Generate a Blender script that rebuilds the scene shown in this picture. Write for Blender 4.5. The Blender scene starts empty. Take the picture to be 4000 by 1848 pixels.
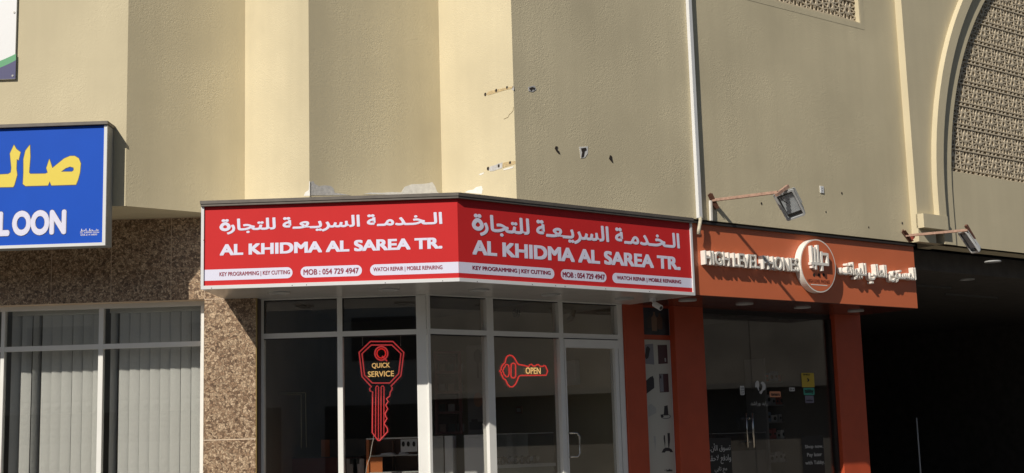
import bpy, bmesh, math, random
from mathutils import Vector, Matrix
random.seed(7)
S = bpy.context.scene
COL = S.collection

# ---------------------------------------------------------------- camera
FPX = 5200.0                                   # focal length in pixels of the 4000 px wide photograph
PITCH, ROLL, YAW = math.radians(8.683), math.radians(-1.634), math.radians(-1.4225)
def _w(v):
    a, b = math.cos(YAW), math.sin(YAW)
    return Vector((v[0]*a+v[1]*b, -v[0]*b+v[1]*a, v[2]))
_c, _s = math.cos(PITCH), math.sin(PITCH)
XA, FWD, ZA = _w((1, 0, 0)), _w((0, _c, _s)), _w((0, -_s, _c))
RIGHT = XA*math.cos(ROLL) + ZA*math.sin(ROLL)
UPV = -XA*math.sin(ROLL) + ZA*math.cos(ROLL)
CAM = Vector((0, 0, 1.6))
cd = bpy.data.cameras.new('camera'); cam = bpy.data.objects.new('camera', cd); COL.objects.link(cam)
cd.sensor_width = 36; cd.lens = 36*FPX/4000; cd.clip_end = 600
rm = Matrix((RIGHT, UPV, -FWD)).transposed()
cam.matrix_world = Matrix.Translation(CAM) @ rm.to_4x4()
S.camera = cam
# ---------------------------------------------------------------- light
SUN_AZ, SUN_EL = math.radians(29.3), math.radians(37)     # azimuth left of the camera's back, elevation
to_sun = Vector((-math.sin(SUN_AZ)*math.cos(SUN_EL), -math.cos(SUN_AZ)*math.cos(SUN_EL), math.sin(SUN_EL)))
ld = bpy.data.lights.new('sun', 'SUN'); ld.energy = 5.0; ld.angle = math.radians(0.5); ld.color = (1.0, 0.93, 0.82)
sun = bpy.data.objects.new('sun', ld); COL.objects.link(sun)
sun.rotation_euler = to_sun.to_track_quat('Z', 'Y').to_euler()
W = bpy.data.worlds.new('World'); S.world = W; W.use_nodes = True
nt = W.node_tree; nt.nodes.clear()
sky = nt.nodes.new('ShaderNodeTexSky'); sky.sky_type = 'NISHITA'; sky.sun_disc = False
sky.sun_elevation = SUN_EL; sky.sun_rotation = math.pi + SUN_AZ; sky.dust_density = 0.8
bg = nt.nodes.new('ShaderNodeBackground'); bg.inputs[1].default_value = 0.05
wo = nt.nodes.new('ShaderNodeOutputWorld')
nt.links.new(sky.outputs[0], bg.inputs[0]); nt.links.new(bg.outputs[0], wo.inputs[0])
S.view_settings.view_transform = 'Standard'; S.view_settings.look = 'None'
S.view_settings.exposure = -0.22; S.view_settings.gamma = 1.0
S.cycles.max_bounces = 8; S.cycles.transparent_max_bounces = 12

# ---------------------------------------------------------------- frames: a vertical plane with u along it, v = height, w = out of it
class Fr:
    def __init__(s, O, ang):
        s.O = Vector((O[0], O[1], 0)); s.a = ang
        s.U = Vector((math.cos(ang), math.sin(ang), 0)); s.N = Vector((math.sin(ang), -math.cos(ang), 0))
    def P(s, u, v, w=0): return s.O + s.U*u + s.N*w + Vector((0, 0, v))
    def pix(s, x, y, w=0):                      # measure on the photograph: pixel -> (u, v) on this real plane
        r = FWD*FPX + RIGHT*(x-2000) - UPV*(y-924)
        t = ((s.O + s.N*w - CAM).dot(s.N))/r.dot(s.N); P = CAM + r*t
        return ((P-s.O).dot(s.U), P.z)
    def off(s, w): return Fr(s.O + s.N*w, s.a)
def fr2(a, b):
    return Fr(a, math.atan2(b[1]-a[1], b[0]-a[0]))
YL = 10.4; TH = math.radians(39.03); DEP = 0.88
FL = Fr((0, YL), 0)
CX = FL.pix(1790, 930)[0]
FR_ = Fr((CX, YL), TH)
GL = Fr((0, YL+DEP), 0)
_n = (Vector((0, -1, 0)) + FR_.N)/(1+math.cos(TH))
GC = Vector((CX, YL, 0)) - _n*DEP              # corner of the glazing
GR = Fr(GC, TH)
WB = 3.556                                     # underside of the rendered upper wall
ST, SB = 3.552, 2.847                          # sign box top and bottom
YC = YL + 0.74                                 # face of the stone column and fascia

# ---------------------------------------------------------------- helpers
def tri_bm(): return bmesh.new()
def face(bm, pts):
    vs = [bm.verts.new(p) for p in pts]
    try: return bm.faces.new(vs)
    except ValueError: return None
def box(bm, fr, u0, u1, v0, v1, w0, w1):
    p = [fr.P(u, v, w) for w in (w0, w1) for v in (v0, v1) for u in (u0, u1)]
    q = [bm.verts.new(x) for x in p]
    for f in ((0,1,3,2),(4,6,7,5),(0,4,5,1),(2,3,7,6),(0,2,6,4),(1,5,7,3)):
        bm.faces.new([q[i] for i in f])
def bar(bm, a, b, wd, hd, up=Vector((0, 0, 1))):       # square bar between two points
    a, b = Vector(a), Vector(b); d = (b-a).normalized(); s = d.cross(up)
    if s.length < 1e-4: s = d.cross(Vector((1, 0, 0)))
    s.normalize(); t = s.cross(d)
    q = []
    for p in (a, b):
        for i, j in ((-1,-1),(1,-1),(1,1),(-1,1)):
            q.append(bm.verts.new(p + s*(i*wd/2) + t*(j*hd/2)))
    for f in ((0,1,2,3),(7,6,5,4),(0,4,5,1),(1,5,6,2),(2,6,7,3),(3,7,4,0)):
        bm.faces.new([q[i] for i in f])
def tube(bm, pts, r, n=8, closed=False, caps=True):
    pts = [Vector(p) for p in pts]; rings = []
    m = len(pts)
    ref = None
    for i, p in enumerate(pts):
        a = pts[(i-1) % m] if (closed or i > 0) else p
        b = pts[(i+1) % m] if (closed or i < m-1) else p
        d = (b-a).normalized()
        if ref is None:
            ref = Vector((0, 1, 0)) if abs(d.y) < .9 else Vector((1, 0, 0))
        s = d.cross(ref).normalized(); t = d.cross(s)
        rings.append([bm.verts.new(p + s*(math.cos(2*math.pi*k/n)*r) + t*(math.sin(2*math.pi*k/n)*r)) for k in range(n)])
    for i in range(m if closed else m-1):
        A, B = rings[i], rings[(i+1) % m]
        for k in range(n):
            bm.faces.new((A[k], A[(k+1) % n], B[(k+1) % n], B[k]))
    if not closed and caps:
        bm.faces.new(rings[0][::-1]); bm.faces.new(rings[-1])
def disc(bm, fr, u, v, w0, w1, ru, rv=None, n=40):
    rv = rv or ru
    A = [bm.verts.new(fr.P(u+math.cos(2*math.pi*k/n)*ru, v+math.sin(2*math.pi*k/n)*rv, w1)) for k in range(n)]
    B = [bm.verts.new(fr.P(u+math.cos(2*math.pi*k/n)*ru, v+math.sin(2*math.pi*k/n)*rv, w0)) for k in range(n)]
    bm.faces.new(A); bm.faces.new(B[::-1])
    for k in range(n): bm.faces.new((A[k], B[k], B[(k+1) % n], A[(k+1) % n]))
def prism(bm, fr, uv, w0, w1):
    A = [bm.verts.new(fr.P(u, v, w1)) for u, v in uv]; B = [bm.verts.new(fr.P(u, v, w0)) for u, v in uv]
    n = len(uv)
    bm.faces.new(A); bm.faces.new(B[::-1])
    for k in range(n): bm.faces.new((A[k], B[k], B[(k+1) % n], A[(k+1) % n]))
def vbox(bm, pts, z0, z1):                      # plan polygon pulled up
    A = [bm.verts.new((p[0], p[1], z1)) for p in pts]; B = [bm.verts.new((p[0], p[1], z0)) for p in pts]
    n = len(pts); bm.faces.new(A); bm.faces.new(B[::-1])
    for k in range(n): bm.faces.new((A[k], B[k], B[(k+1) % n], A[(k+1) % n]))
def link(name, data, parent=None, **pr):
    o = bpy.data.objects.new(name, data); COL.objects.link(o)
    if parent:
        o.parent = parent
        top = Vector((0, 0, 0)); q = parent
        while q: top += q.location; q = q.parent
        o.matrix_parent_inverse = Matrix.Translation(-top) if parent.type == 'EMPTY' else Matrix.Identity(4)
    for k, v in pr.items(): o[k] = v
    return o
def mesh(name, bm, m, bevel=0, smooth=False):
    bmesh.ops.recalc_face_normals(bm, faces=bm.faces[:])
    if bevel:
        bmesh.ops.bevel(bm, geom=bm.edges[:], offset=bevel, segments=1, affect='EDGES', clamp_overlap=True)
    me = bpy.data.meshes.new(name); bm.to_mesh(me); bm.free()
    if smooth:
        for p in me.polygons: p.use_smooth = True
    me.materials.append(m); return me
def obj(name, bm, m, parent=None, bevel=0, smooth=False, **pr):
    return link(name, mesh(name, bm, m, bevel, smooth), parent, **pr)
def thing(name, label, cat, loc=(0, 0, 0), group=None):
    o = bpy.data.objects.new(name, None); COL.objects.link(o); o.location = loc; o.empty_display_size = .1
    o['label'] = label; o['category'] = cat
    if group: o['group'] = group
    return o
def B(name, m, parent, fr, *boxes, bevel=0, **pr):
    bm = tri_bm()
    for b in boxes: box(bm, fr, *b)
    return obj(name, bm, m, parent, bevel, **pr)

# ---------------------------------------------------------------- materials
def mat(name, color, rough=.6, metal=0, var=0, vscale=3, bump=0, bscale=60, bdist=.003, spec=.5, coat=0, detail=3, streak=0, emit=0, warp=0, patchy=False):
    m = bpy.data.materials.new(name); m.use_nodes = True; n = m.node_tree.nodes; l = m.node_tree.links
    b = n['Principled BSDF']
    b.inputs['Base Color'].default_value = (*color, 1); b.inputs['Roughness'].default_value = rough
    b.inputs['Metallic'].default_value = metal; b.inputs['Specular IOR Level'].default_value = spec
    b.inputs['Coat Weight'].default_value = coat; b.inputs['Coat Roughness'].default_value = .08
    tc = n.new('ShaderNodeTexCoord')
    if var or streak:
        nz = n.new('ShaderNodeTexNoise'); nz.inputs['Scale'].default_value = vscale; nz.inputs['Detail'].default_value = 6
        l.new(tc.outputs['Object'], nz.inputs['Vector'])
        r = n.new('ShaderNodeMapRange'); r.inputs[1].default_value = .3; r.inputs[2].default_value = .7
        r.inputs[3].default_value = 1-var; r.inputs[4].default_value = 1+var
        l.new(nz.outputs['Fac'], r.inputs[0]); fac = r.outputs[0]
        if streak:
            mp = n.new('ShaderNodeMapping'); mp.inputs['Scale'].default_value = (9, 9, .35)
            n2 = n.new('ShaderNodeTexNoise'); n2.inputs['Scale'].default_value = 1; n2.inputs['Detail'].default_value = 5
            l.new(tc.outputs['Object'], mp.inputs[0]); l.new(mp.outputs[0], n2.inputs['Vector'])
            r2 = n.new('ShaderNodeMapRange'); r2.inputs[1].default_value = .35; r2.inputs[2].default_value = .7
            r2.inputs[3].default_value = 1+streak; r2.inputs[4].default_value = 1-streak
            l.new(n2.outputs['Fac'], r2.inputs[0])
            mm = n.new('ShaderNodeMath'); mm.operation = 'MULTIPLY'; l.new(fac, mm.inputs[0]); l.new(r2.outputs[0], mm.inputs[1]); fac = mm.outputs[0]
        hv = n.new('ShaderNodeMix'); hv.data_type = 'RGBA'; hv.blend_type = 'MULTIPLY'; hv.inputs['Factor'].default_value = 1
        hv.inputs['A'].default_value = (*color, 1)
        cb = n.new('ShaderNodeCombineColor')
        for i in range(3): l.new(fac, cb.inputs[i])
        l.new(cb.outputs[0], hv.inputs['B']); l.new(hv.outputs['Result'], b.inputs['Base Color'])
    if bump:
        nb = n.new('ShaderNodeTexNoise'); nb.inputs['Scale'].default_value = bscale; nb.inputs['Detail'].default_value = detail
        nb.inputs['Distortion'].default_value = warp
        l.new(tc.outputs['Object'], nb.inputs['Vector'])
        bp = n.new('ShaderNodeBump'); bp.inputs['Strength'].default_value = bump; bp.inputs['Distance'].default_value = bdist
        l.new(nb.outputs['Fac'], bp.inputs['Height']); l.new(bp.outputs[0], b.inputs['Normal'])
        if patchy:
            np_ = n.new('ShaderNodeTexNoise'); np_.inputs['Scale'].default_value = 2.6; np_.inputs['Detail'].default_value = 4
            l.new(tc.outputs['Object'], np_.inputs['Vector'])
            rp_ = n.new('ShaderNodeMapRange'); rp_.inputs[1].default_value = .40; rp_.inputs[2].default_value = .62; rp_.inputs[3].default_value = bump*.22; rp_.inputs[4].default_value = bump*1.25
            l.new(np_.outputs['Fac'], rp_.inputs[0]); l.new(rp_.outputs[0], bp.inputs['Strength'])
    if emit:
        b.inputs['Emission Color'].default_value = (*color, 1); b.inputs['Emission Strength'].default_value = emit
    return m
PLASTER = mat('plaster', (.625, .55, .378), .9, var=.10, vscale=1.3, bump=.7, bscale=52, bdist=.0042, detail=3, streak=.022, warp=1.6, spec=.2, patchy=True)
PLASTER_FINE = mat('fine_plaster', (.60, .53, .37), .9, var=.04, vscale=2, bump=.7, bscale=70, bdist=.002, spec=.2, streak=.02)
FILLER = mat('white_filler', (.74, .73, .70), .85, var=.1, vscale=30, bump=.6, bscale=50, bdist=.003)
GREYFILL = mat('grey_filler', (.5, .49, .48), .85, var=.15, vscale=40, bump=.6, bscale=60, bdist=.003)
GLUE = mat('tan_glue', (.52, .40, .22), .85, var=.25, vscale=90, bump=.7, bscale=90, bdist=.003)
HOLE = mat('hole_dark', (.03, .022, .018), .9)
WHITE = mat('white_powder_coat', (.72, .73, .74), .38, var=.02, vscale=8, coat=.1)
ALU = mat('white_aluminium', (.80, .80, .77), .4, var=.03, vscale=6)
CAP = mat('grey_sheet_metal', (.13, .115, .10), .55, metal=.2, var=.12, vscale=14)
RED = mat('red_flex_face', (.60, .028, .030), .5, var=.03, vscale=4, spec=.15)
LIL = mat('white_print', (.74, .74, .90), .5, spec=.3)
LILR = mat('dark_red_print', (.30, .02, .05), .5)
BLUE = mat('blue_flex_face', (.012, .088, .54), .5, var=.03, vscale=4, spec=.12)
YEL = mat('yellow_print', (.78, .62, .07), .5)
NAVYEDGE = mat('dark_outline_print', (.06, .07, .14), .5)
ORANGE = mat('orange_composite_panel', (.65, .165, .068), .42, var=.03, vscale=3, spec=.5)
ORANGED = mat('orange_painted_pier', (.46, .070, .025), .5, var=.08, vscale=5, bump=.2, bscale=40)
LETW = mat('white_letter_acrylic', (.82, .79, .73), .45, var=.05, vscale=25)
LETD = mat('dark_letter_gap', (.13, .11, .09), .6)
SOFF = mat('grey_soffit_panel', (.52, .51, .49), .22, var=.05, vscale=5, spec=.8)
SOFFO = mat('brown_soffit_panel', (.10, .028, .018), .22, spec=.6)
BLACK = mat('black_plastic', (.015, .015, .016), .45)
DARKM = mat('dark_metal', (.045, .04, .038), .5, metal=.4)
STEEL = mat('brushed_steel', (.55, .53, .48), .25, metal=1)
RUST = mat('primer_painted_angle_iron', (.38, .24, .18), .65, var=.25, vscale=30, bump=.3, bscale=80, bdist=.001)
RUSTD = mat('rusty_steel', (.13, .055, .035), .75, var=.3, vscale=40, bump=.4, bscale=90, bdist=.001)
CASE = mat('grey_cast_metal', (.44, .45, .45), .4, metal=.1, var=.08, vscale=20)
VANE = None
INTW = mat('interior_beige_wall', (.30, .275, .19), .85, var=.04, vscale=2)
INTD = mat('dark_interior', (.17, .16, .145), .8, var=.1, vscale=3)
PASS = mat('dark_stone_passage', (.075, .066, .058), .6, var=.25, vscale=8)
CNT = mat('orange_laminate', (.52, .16, .05), .4, var=.05, vscale=3)
CNTD = mat('brown_laminate', (.26, .15, .10), .35, var=.1, vscale=4)
CNTR = mat('dark_red_laminate', (.10, .016, .012), .4)
GREYC = mat('grey_cabinet', (.42, .43, .43), .5)
LGREY = mat('light_grey_cabinet', (.68, .70, .74), .5)
GRN = mat('sticker_green', (.04, .30, .22), .5)
YST = mat('sticker_yellow', (.50, .36, .03), .5)
OST = mat('sticker_orange', (.6, .24, .12), .5)
POSTER = mat('poster_grey_green', (.47, .46, .40), .5, var=.02, vscale=3)
CREAM = mat('banner_white', (.80, .81, .83), .4)
GREEN = mat('banner_green', (.10, .36, .17), .4)
NAVY = mat('banner_navy', (.055, .055, .16), .4)
ASPH = mat('asphalt', (.05, .05, .052), .9, var=.2, vscale=4, bump=.5, bscale=120, bdist=.004)
PAVE = mat('concrete_pavers', (.24, .22, .19), .85, var=.15, vscale=3, bump=.3, bscale=80)
OPP = mat('opposite_render', (.46, .43, .38), .9, var=.1, vscale=.6)
def emis(name, col, st):
    m = bpy.data.materials.new(name); m.use_nodes = True; n = m.node_tree.nodes
    n['Principled BSDF'].inputs['Base Color'].default_value = (*[c*.6 for c in col], 1)
    n['Principled BSDF'].inputs['Emission Color'].default_value = (*col, 1); n['Principled BSDF'].inputs['Emission Strength'].default_value = st
    return m
NEONR = emis('red_neon_tube', (1.0, .035, .03), .75)
NEONP = emis('pink_red_neon_tube', (.80, .07, .075), .62)
NEONY = emis('warm_neon_tube', (1.0, .62, .22), .95)
def glass(name, tint, refl=1.0):
    m = bpy.data.materials.new(name); m.use_nodes = True; n = m.node_tree.nodes; l = m.node_tree.links; n.clear()
    o = n.new('ShaderNodeOutputMaterial'); mx = n.new('ShaderNodeMixShader'); t = n.new('ShaderNodeBsdfTransparent'); g = n.new('ShaderNodeBsdfGlossy')
    t.inputs[0].default_value = (*tint, 1); g.inputs[1 if 'Roughness' not in g.inputs else 'Roughness'].default_value = .01
    g.inputs['Color'].default_value = (1, 1, 1, 1)
    lw_ = n.new('ShaderNodeLayerWeight'); lw_.inputs['Blend'].default_value = .5
    pw = n.new('ShaderNodeMath'); pw.operation = 'POWER'; pw.inputs[1].default_value = 5; l.new(lw_.outputs['Facing'], pw.inputs[0])
    mm = n.new('ShaderNodeMath'); mm.operation = 'MULTIPLY_ADD'; mm.inputs[1].default_value = .9; mm.inputs[2].default_value = .05*refl
    l.new(pw.outputs[0], mm.inputs[0]); l.new(mm.outputs[0], mx.inputs[0]); l.new(t.outputs[0], mx.inputs[1]); l.new(g.outputs[0], mx.inputs[2]); l.new(mx.outputs[0], o.inputs[0])
    return m
GLASS = glass('window_glass', (.94, .94, .92), 1.9)
GLASSD = glass('tinted_glass', (.88, .88, .88), 1.3)
ACRY = glass('clear_acrylic', (.88, .90, .92), 1.2)
def granite():
    m = bpy.data.materials.new('brown_granite'); m.use_nodes = True; n = m.node_tree.nodes; l = m.node_tree.links; b = n['Principled BSDF']
    tc = n.new('ShaderNodeTexCoord')
    w = n.new('ShaderNodeTexNoise'); w.inputs['Scale'].default_value = 22; w.inputs['Detail'].default_value = 4
    l.new(tc.outputs['Object'], w.inputs['Vector'])
    ad = n.new('ShaderNodeMixRGB'); ad.blend_type = 'ADD'; ad.inputs[0].default_value = .055
    l.new(tc.outputs['Object'], ad.inputs[1]); l.new(w.outputs['Color'], ad.inputs[2])
    v = n.new('ShaderNodeTexVoronoi'); v.inputs['Scale'].default_value = 52; v.feature = 'F1'
    v2 = n.new('ShaderNodeTexVoronoi'); v2.inputs['Scale'].default_value = 52; v2.feature = 'DISTANCE_TO_EDGE'
    v3 = n.new('ShaderNodeTexNoise'); v3.inputs['Scale'].default_value = 110; v3.inputs['Detail'].default_value = 5; v3.inputs['Roughness'].default_value = .7
    for k in (v, v2): l.new(ad.outputs[0], k.inputs['Vector'])
    l.new(tc.outputs['Object'], v3.inputs['Vector'])
    sp = n.new('ShaderNodeSeparateColor'); l.new(v.outputs['Color'], sp.inputs[0])
    r = n.new('ShaderNodeValToRGB'); e = r.color_ramp.elements
    e[0].color = (.15, .09, .055, 1); e[1].color = (.62, .46, .31, 1)
    x = e.new(.35); x.color = (.36, .235, .145, 1); x = e.new(.7); x.color = (.50, .36, .235, 1)
    l.new(sp.outputs[0], r.inputs[0])
    r2 = n.new('ShaderNodeValToRGB'); r2.color_ramp.elements[0].color = (.36, .36, .36, 1); r2.color_ramp.elements[1].position = .16; r2.color_ramp.elements[1].color = (1, 1, 1, 1)
    l.new(v2.outputs['Distance'], r2.inputs[0])
    r3 = n.new('ShaderNodeMapRange'); r3.inputs[1].default_value = .3; r3.inputs[2].default_value = .7; r3.inputs[3].default_value = .55; r3.inputs[4].default_value = 1.35
    l.new(v3.outputs['Fac'], r3.inputs[0])
    m1 = n.new('ShaderNodeMixRGB'); m1.blend_type = 'MULTIPLY'; m1.inputs[0].default_value = 1; l.new(r.outputs[0], m1.inputs[1]); l.new(r2.outputs[0], m1.inputs[2])
    m2 = n.new('ShaderNodeMixRGB'); m2.blend_type = 'MULTIPLY'; m2.inputs[0].default_value = 1; l.new(m1.outputs[0], m2.inputs[1]); l.new(r3.outputs[0], m2.inputs[2])
    l.new(m2.outputs[0], b.inputs['Base Color']); b.inputs['Roughness'].default_value = .35
    return m
GRAN = granite()
def vane_mat():
    m = mat('embossed_blind_fabric', (.66, .67, .68), .75, var=.05, vscale=5)
    n = m.node_tree.nodes; l = m.node_tree.links; b = n['Principled BSDF']
    tc = n.new('ShaderNodeTexCoord'); mp = n.new('ShaderNodeMapping'); mp.inputs['Rotation'].default_value = (0, math.radians(-38), 0); mp.inputs['Scale'].default_value = (14, 14, 60)
    nz = n.new('ShaderNodeTexNoise'); nz.inputs['Scale'].default_value = 1; nz.inputs['Detail'].default_value = 3
    l.new(tc.outputs['Object'], mp.inputs[0]); l.new(mp.outputs[0], nz.inputs['Vector'])
    bp = n.new('ShaderNodeBump'); bp.inputs['Strength'].default_value = .8; bp.inputs['Distance'].default_value = .006
    l.new(nz.outputs['Fac'], bp.inputs['Height']); l.new(bp.outputs[0], b.inputs['Normal'])
    return m
VANE = vane_mat()

# ---------------------------------------------------------------- lettering
_AR = {'ا':'FE8D FE8E','أ':'FE83 FE84','آ':'FE81 FE82','ة':'FE93 FE94','ت':'FE95 FE96 FE97 FE98','ج':'FE9D FE9E FE9F FEA0','ح':'FEA1 FEA2 FEA3 FEA4',
 'خ':'FEA5 FEA6 FEA7 FEA8','د':'FEA9 FEAA','ر':'FEAD FEAE','س':'FEB1 FEB2 FEB3 FEB4','ش':'FEB5 FEB6 FEB7 FEB8','ص':'FEB9 FEBA FEBB FEBC',
 'ط':'FEC1 FEC2 FEC3 FEC4','ع':'FEC9 FECA FECB FECC','ف':'FED1 FED2 FED3 FED4','ق':'FED5 FED6 FED7 FED8','ل':'FEDD FEDE FEDF FEE0',
 'م':'FEE1 FEE2 FEE3 FEE4','ن':'FEE5 FEE6 FEE7 FEE8','ه':'FEE9 FEEA FEEB FEEC','و':'FEED FEEE','ى':'FEEF FEF0','ي':'FEF1 FEF2 FEF3 FEF4',
 'ب':'FE8F FE90 FE91 FE92','ـ':'0640 0640 0640 0640','ﻻ':'FEFB FEFC'}
def shape_ar(s):
    s = s.replace('لا', 'ﻻ'); out = []
    f = {k: v.split() for k, v in _AR.items()}
    for i, ch in enumerate(s):
        if ch not in f: out.append(ch); continue
        p = i > 0 and s[i-1] in f and len(f[s[i-1]]) == 4
        x = i+1 < len(s) and s[i+1] in f and len(f[ch]) == 4
        out.append(chr(int(f[ch][3 if p and x else 2 if x else 1 if p else 0], 16)))
    return ''.join(reversed(out))
_tc = bpy.data.curves.new('tmp_text', 'FONT'); _to = bpy.data.objects.new('tmp_text', _tc); _tc.resolution_u = 5
def _tm(body, off=0, ext=0):
    _tc.body = body; _tc.offset = off; _tc.extrude = ext
    me = bpy.data.meshes.new_from_object(_to)
    vs = [v.co.copy() for v in me.vertices]; fs = [tuple(p.vertices) for p in me.polygons]
    bpy.data.meshes.remove(me); return vs, fs
def glyphs(s, off=0, ext=0):
    H = max(v.x for v in _tm('H')[0]); out = []
    for i, ch in enumerate(s):
        if ch == ' ': continue
        x = max(v.x for v in _tm(s[:i]+'H')[0]) - H if i else 0
        if ch in '\ufe93\ufe94':          # teh marbuta: heh body plus two round dots
            if ch == '\ufe93':
                vs, fs = [], []; M_ = 18
                for z in ((-ext, ext) if ext else (0,)):
                    for rx, ry in ((.235+off, .25+off), (.125-off, .125-off)):
                        vs += [Vector((.27+rx*math.cos(2*math.pi*q/M_)*(1-.18*max(math.sin(2*math.pi*q/M_), 0)), .235+ry*math.sin(2*math.pi*q/M_)*(1.12 if math.sin(2*math.pi*q/M_) > 0 else 1), z)) for q in range(M_)]
                for q in range(M_):
                    a_, b_ = q, (q+1) % M_
                    fs.append((a_, b_, M_+b_, M_+a_))
                    if ext: fs += [(2*M_+a_, 2*M_+b_, 3*M_+b_, 3*M_+a_), (a_, b_, 2*M_+b_, 2*M_+a_), (M_+a_, M_+b_, 3*M_+b_, 3*M_+a_)]
            else: vs, fs = _tm('\ufeea', off, ext)
            ring_c = (min(v.x for v in vs)+max(v.x for v in vs))/2 if ch == '\ufe93' else min(v.x for v in vs)+.16
            top = max(v.y for v in vs)+.13; rd = .062+off
            zs = sorted({round(v.z, 4) for v in vs}); zs = [zs[0], zs[-1]] if ext else [0]
            for sx in (-.078, .078):
                n0 = len(vs); m_ = 10
                for z in zs: vs += [Vector((ring_c+sx+rd*math.cos(2*math.pi*q/m_), top+rd*math.sin(2*math.pi*q/m_), z)) for q in range(m_)]
                fs.append(tuple(range(n0, n0+m_)))
                if len(zs) > 1:
                    fs.append(tuple(range(n0+m_, n0+2*m_))); fs += [(n0+q, n0+(q+1) % m_, n0+m_+(q+1) % m_, n0+m_+q) for q in range(m_)]
        else: vs, fs = _tm(ch, off, ext)
        out.append(([Vector((v.x+x, v.y, v.z)) for v in vs], fs))
    return out
def text_bbox(g):
    xs = [v.x for a, _ in g for v in a]; ys = [v.y for a, _ in g for v in a]
    return min(xs), max(xs), min(ys), max(ys)
def flat_text(name, s, m, parent, fr, u0, u1, v0, v1, w, bold=.0, arabic=False, slant=0, **pr):
    if arabic: s = shape_ar(s)
    g = glyphs(s); x0, x1, y0, y1 = text_bbox(g)
    x0 -= bold; x1 += bold; y0 -= bold; y1 += bold
    su, sv = (u1-u0)/(x1-x0), (v1-v0)/(y1-y0)
    bm = tri_bm(); k = 0
    offs = [(0, 0)] if not bold else [(bold*math.cos(a*math.pi/6), bold*math.sin(a*math.pi/6)) for a in range(12)] + [(0, 0)] if arabic else [(bold*i, bold*j*.8) for i in (-1, 0, 1) for j in (-1, 0, 1)]
    for i, (vs, fs) in enumerate(g):
        for j, (ox, oy) in enumerate(offs):
            z = w + .00008*(2*j + (i % 2))
            q = [bm.verts.new(fr.P(u0+(p.x+ox-x0)*su + slant*(p.y-y0)*sv, v0+(p.y+oy-y0)*sv, z)) for p in vs]
            for n_, f in enumerate(fs):
                bm.faces.new([bm.verts.new(q[a].co + fr.N*(.000012*(n_ % 5))) for a in f])
            bmesh.ops.delete(bm, geom=q, context='VERTS')
    me = bpy.data.meshes.new(name); bm.to_mesh(me); bm.free(); me.materials.append(m)
    return link(name, me, parent, **pr)
def rrect(u0, u1, v0, v1, r, left=True, right=True, n=8):
    pts = []
    def arc(cu, cv, a0):
        for k in range(n+1):
            a = a0 + math.pi/2*k/n; pts.append((cu+r*math.cos(a), cv+r*math.sin(a)))
    if right: arc(u1-r, v1-r, 0)
    else: pts.append((u1, v1))
    if left: arc(u0+r, v1-r, math.pi/2); arc(u0+r, v0+r, math.pi)
    else: pts.extend([(u0, v1), (u0, v0)])
    if right: arc(u1-r, v0+r, 1.5*math.pi)
    else: pts.append((u1, v0))
    return pts[::-1]

# ================================================================ SETTING
bm = tri_bm(); face(bm, [(-220, -220, 0), (220, -220, 0), (220, 220, 0), (-220, 220, 0)])
obj('road', bm, ASPH, kind='structure')
bm = tri_bm()
pr_ = FR_.P(14, 0, 2.2); pl_ = (-16, YL-2.2)
vbox(bm, [(-16, YL-2.2), (CX-.8, YL-2.2), (pr_.x, pr_.y), (FR_.P(14, 0, -8).x, FR_.P(14, 0, -8).y), (-16, 18)], 0.002, .15)
obj('pavement', bm, PAVE, kind='structure')

# ---------------------------------------------------------------- the building
bld = thing('shop_building', 'cream rendered corner building with zigzag upper wall and arched lattice screen', 'building', (CX, YL+1, 0))
TOPZ = 8.6
# zigzag plan of the upper wall
pts = [FL.off(-.1).P(FL.off(-.1).pix(496, 385)[0], 0)]
for k, px in enumerate((957, 1207, 1720, 2007)):
    F = Fr(pts[-1], TH if k % 2 == 0 else math.radians(-42)); u, v = F.pix(px, 385); pts.append(F.P(u, 0))
P1, V1, P2, V2, P3 = pts
FZ = [fr2(pts[i], pts[i+1]) for i in range(4)]
WR = Fr(P3, TH)                                  # main right wall, u from the last peak
uo = (P3-FR_.O).dot(FR_.U)                       # convert: u on FR_ = u on WR + uo
def ur(x, y, w=0): return WR.pix(x, y, w)
# wall segments as separate slabs (butted)
def slab(fr, u0, u1, z0, z1, t=.3, name='wall_panel', m=PLASTER, under=True):
    bm = tri_bm()
    nu = max(1, int((u1-u0)/.5)); face(bm, [fr.P(u0, z0), fr.P(u1, z0), fr.P(u1, z1), fr.P(u0, z1)])
    if under: face(bm, [fr.P(u0, z0), fr.P(u0, z0, -t), fr.P(u1, z0, -t), fr.P(u1, z0)])
    return obj(name, bm, m, bld)
slab(fr2((-16, P1.y), P1), 0, P1.x+16, WB, TOPZ, under=False)
for i in range(4):
    slab(FZ[i], 0, (pts[i+1]-pts[i]).length, WB, TOPZ, .12, under=i > 0)
# small lattice opening in the right wall: from photograph
gu0 = ur(3025, 12, -.05)[0]-1.3; gu1, gv0 = ur(3362, 94)
gv1 = gv0+1.5
pil0, pil1 = ur(3494, 0)[0], 0
PU = ur(3494, 0)[0]                              # start of the projecting surround
for a in ((0, gu0, WB, TOPZ), (gu0, gu1, WB, gv0), (gu0, gu1, gv1, TOPZ), (gu1, PU, WB, TOPZ)):
    slab(WR, *a)
# reveals and sill of the small opening
for b in ((gu0-.0, gu0+.012, gv0, gv1, -.14, -.001), (gu1-.012, gu1, gv0, gv1, -.14, -.001), (gu0+.012, gu1-.012, gv0, gv0+.012, -.14, -.001)):
    B('window_reveal', PLASTER_FINE, bld, WR, b)
bm = tri_bm(); 
for b in ((gu0-.05, gu1+.055, gv0-.055, gv0, 0, .002), (gu1, gu1+.055, gv0, gv1, 0, .002)): box(bm, WR, *b)
obj('window_surround', bm, PLASTER_FINE, bld)
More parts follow.
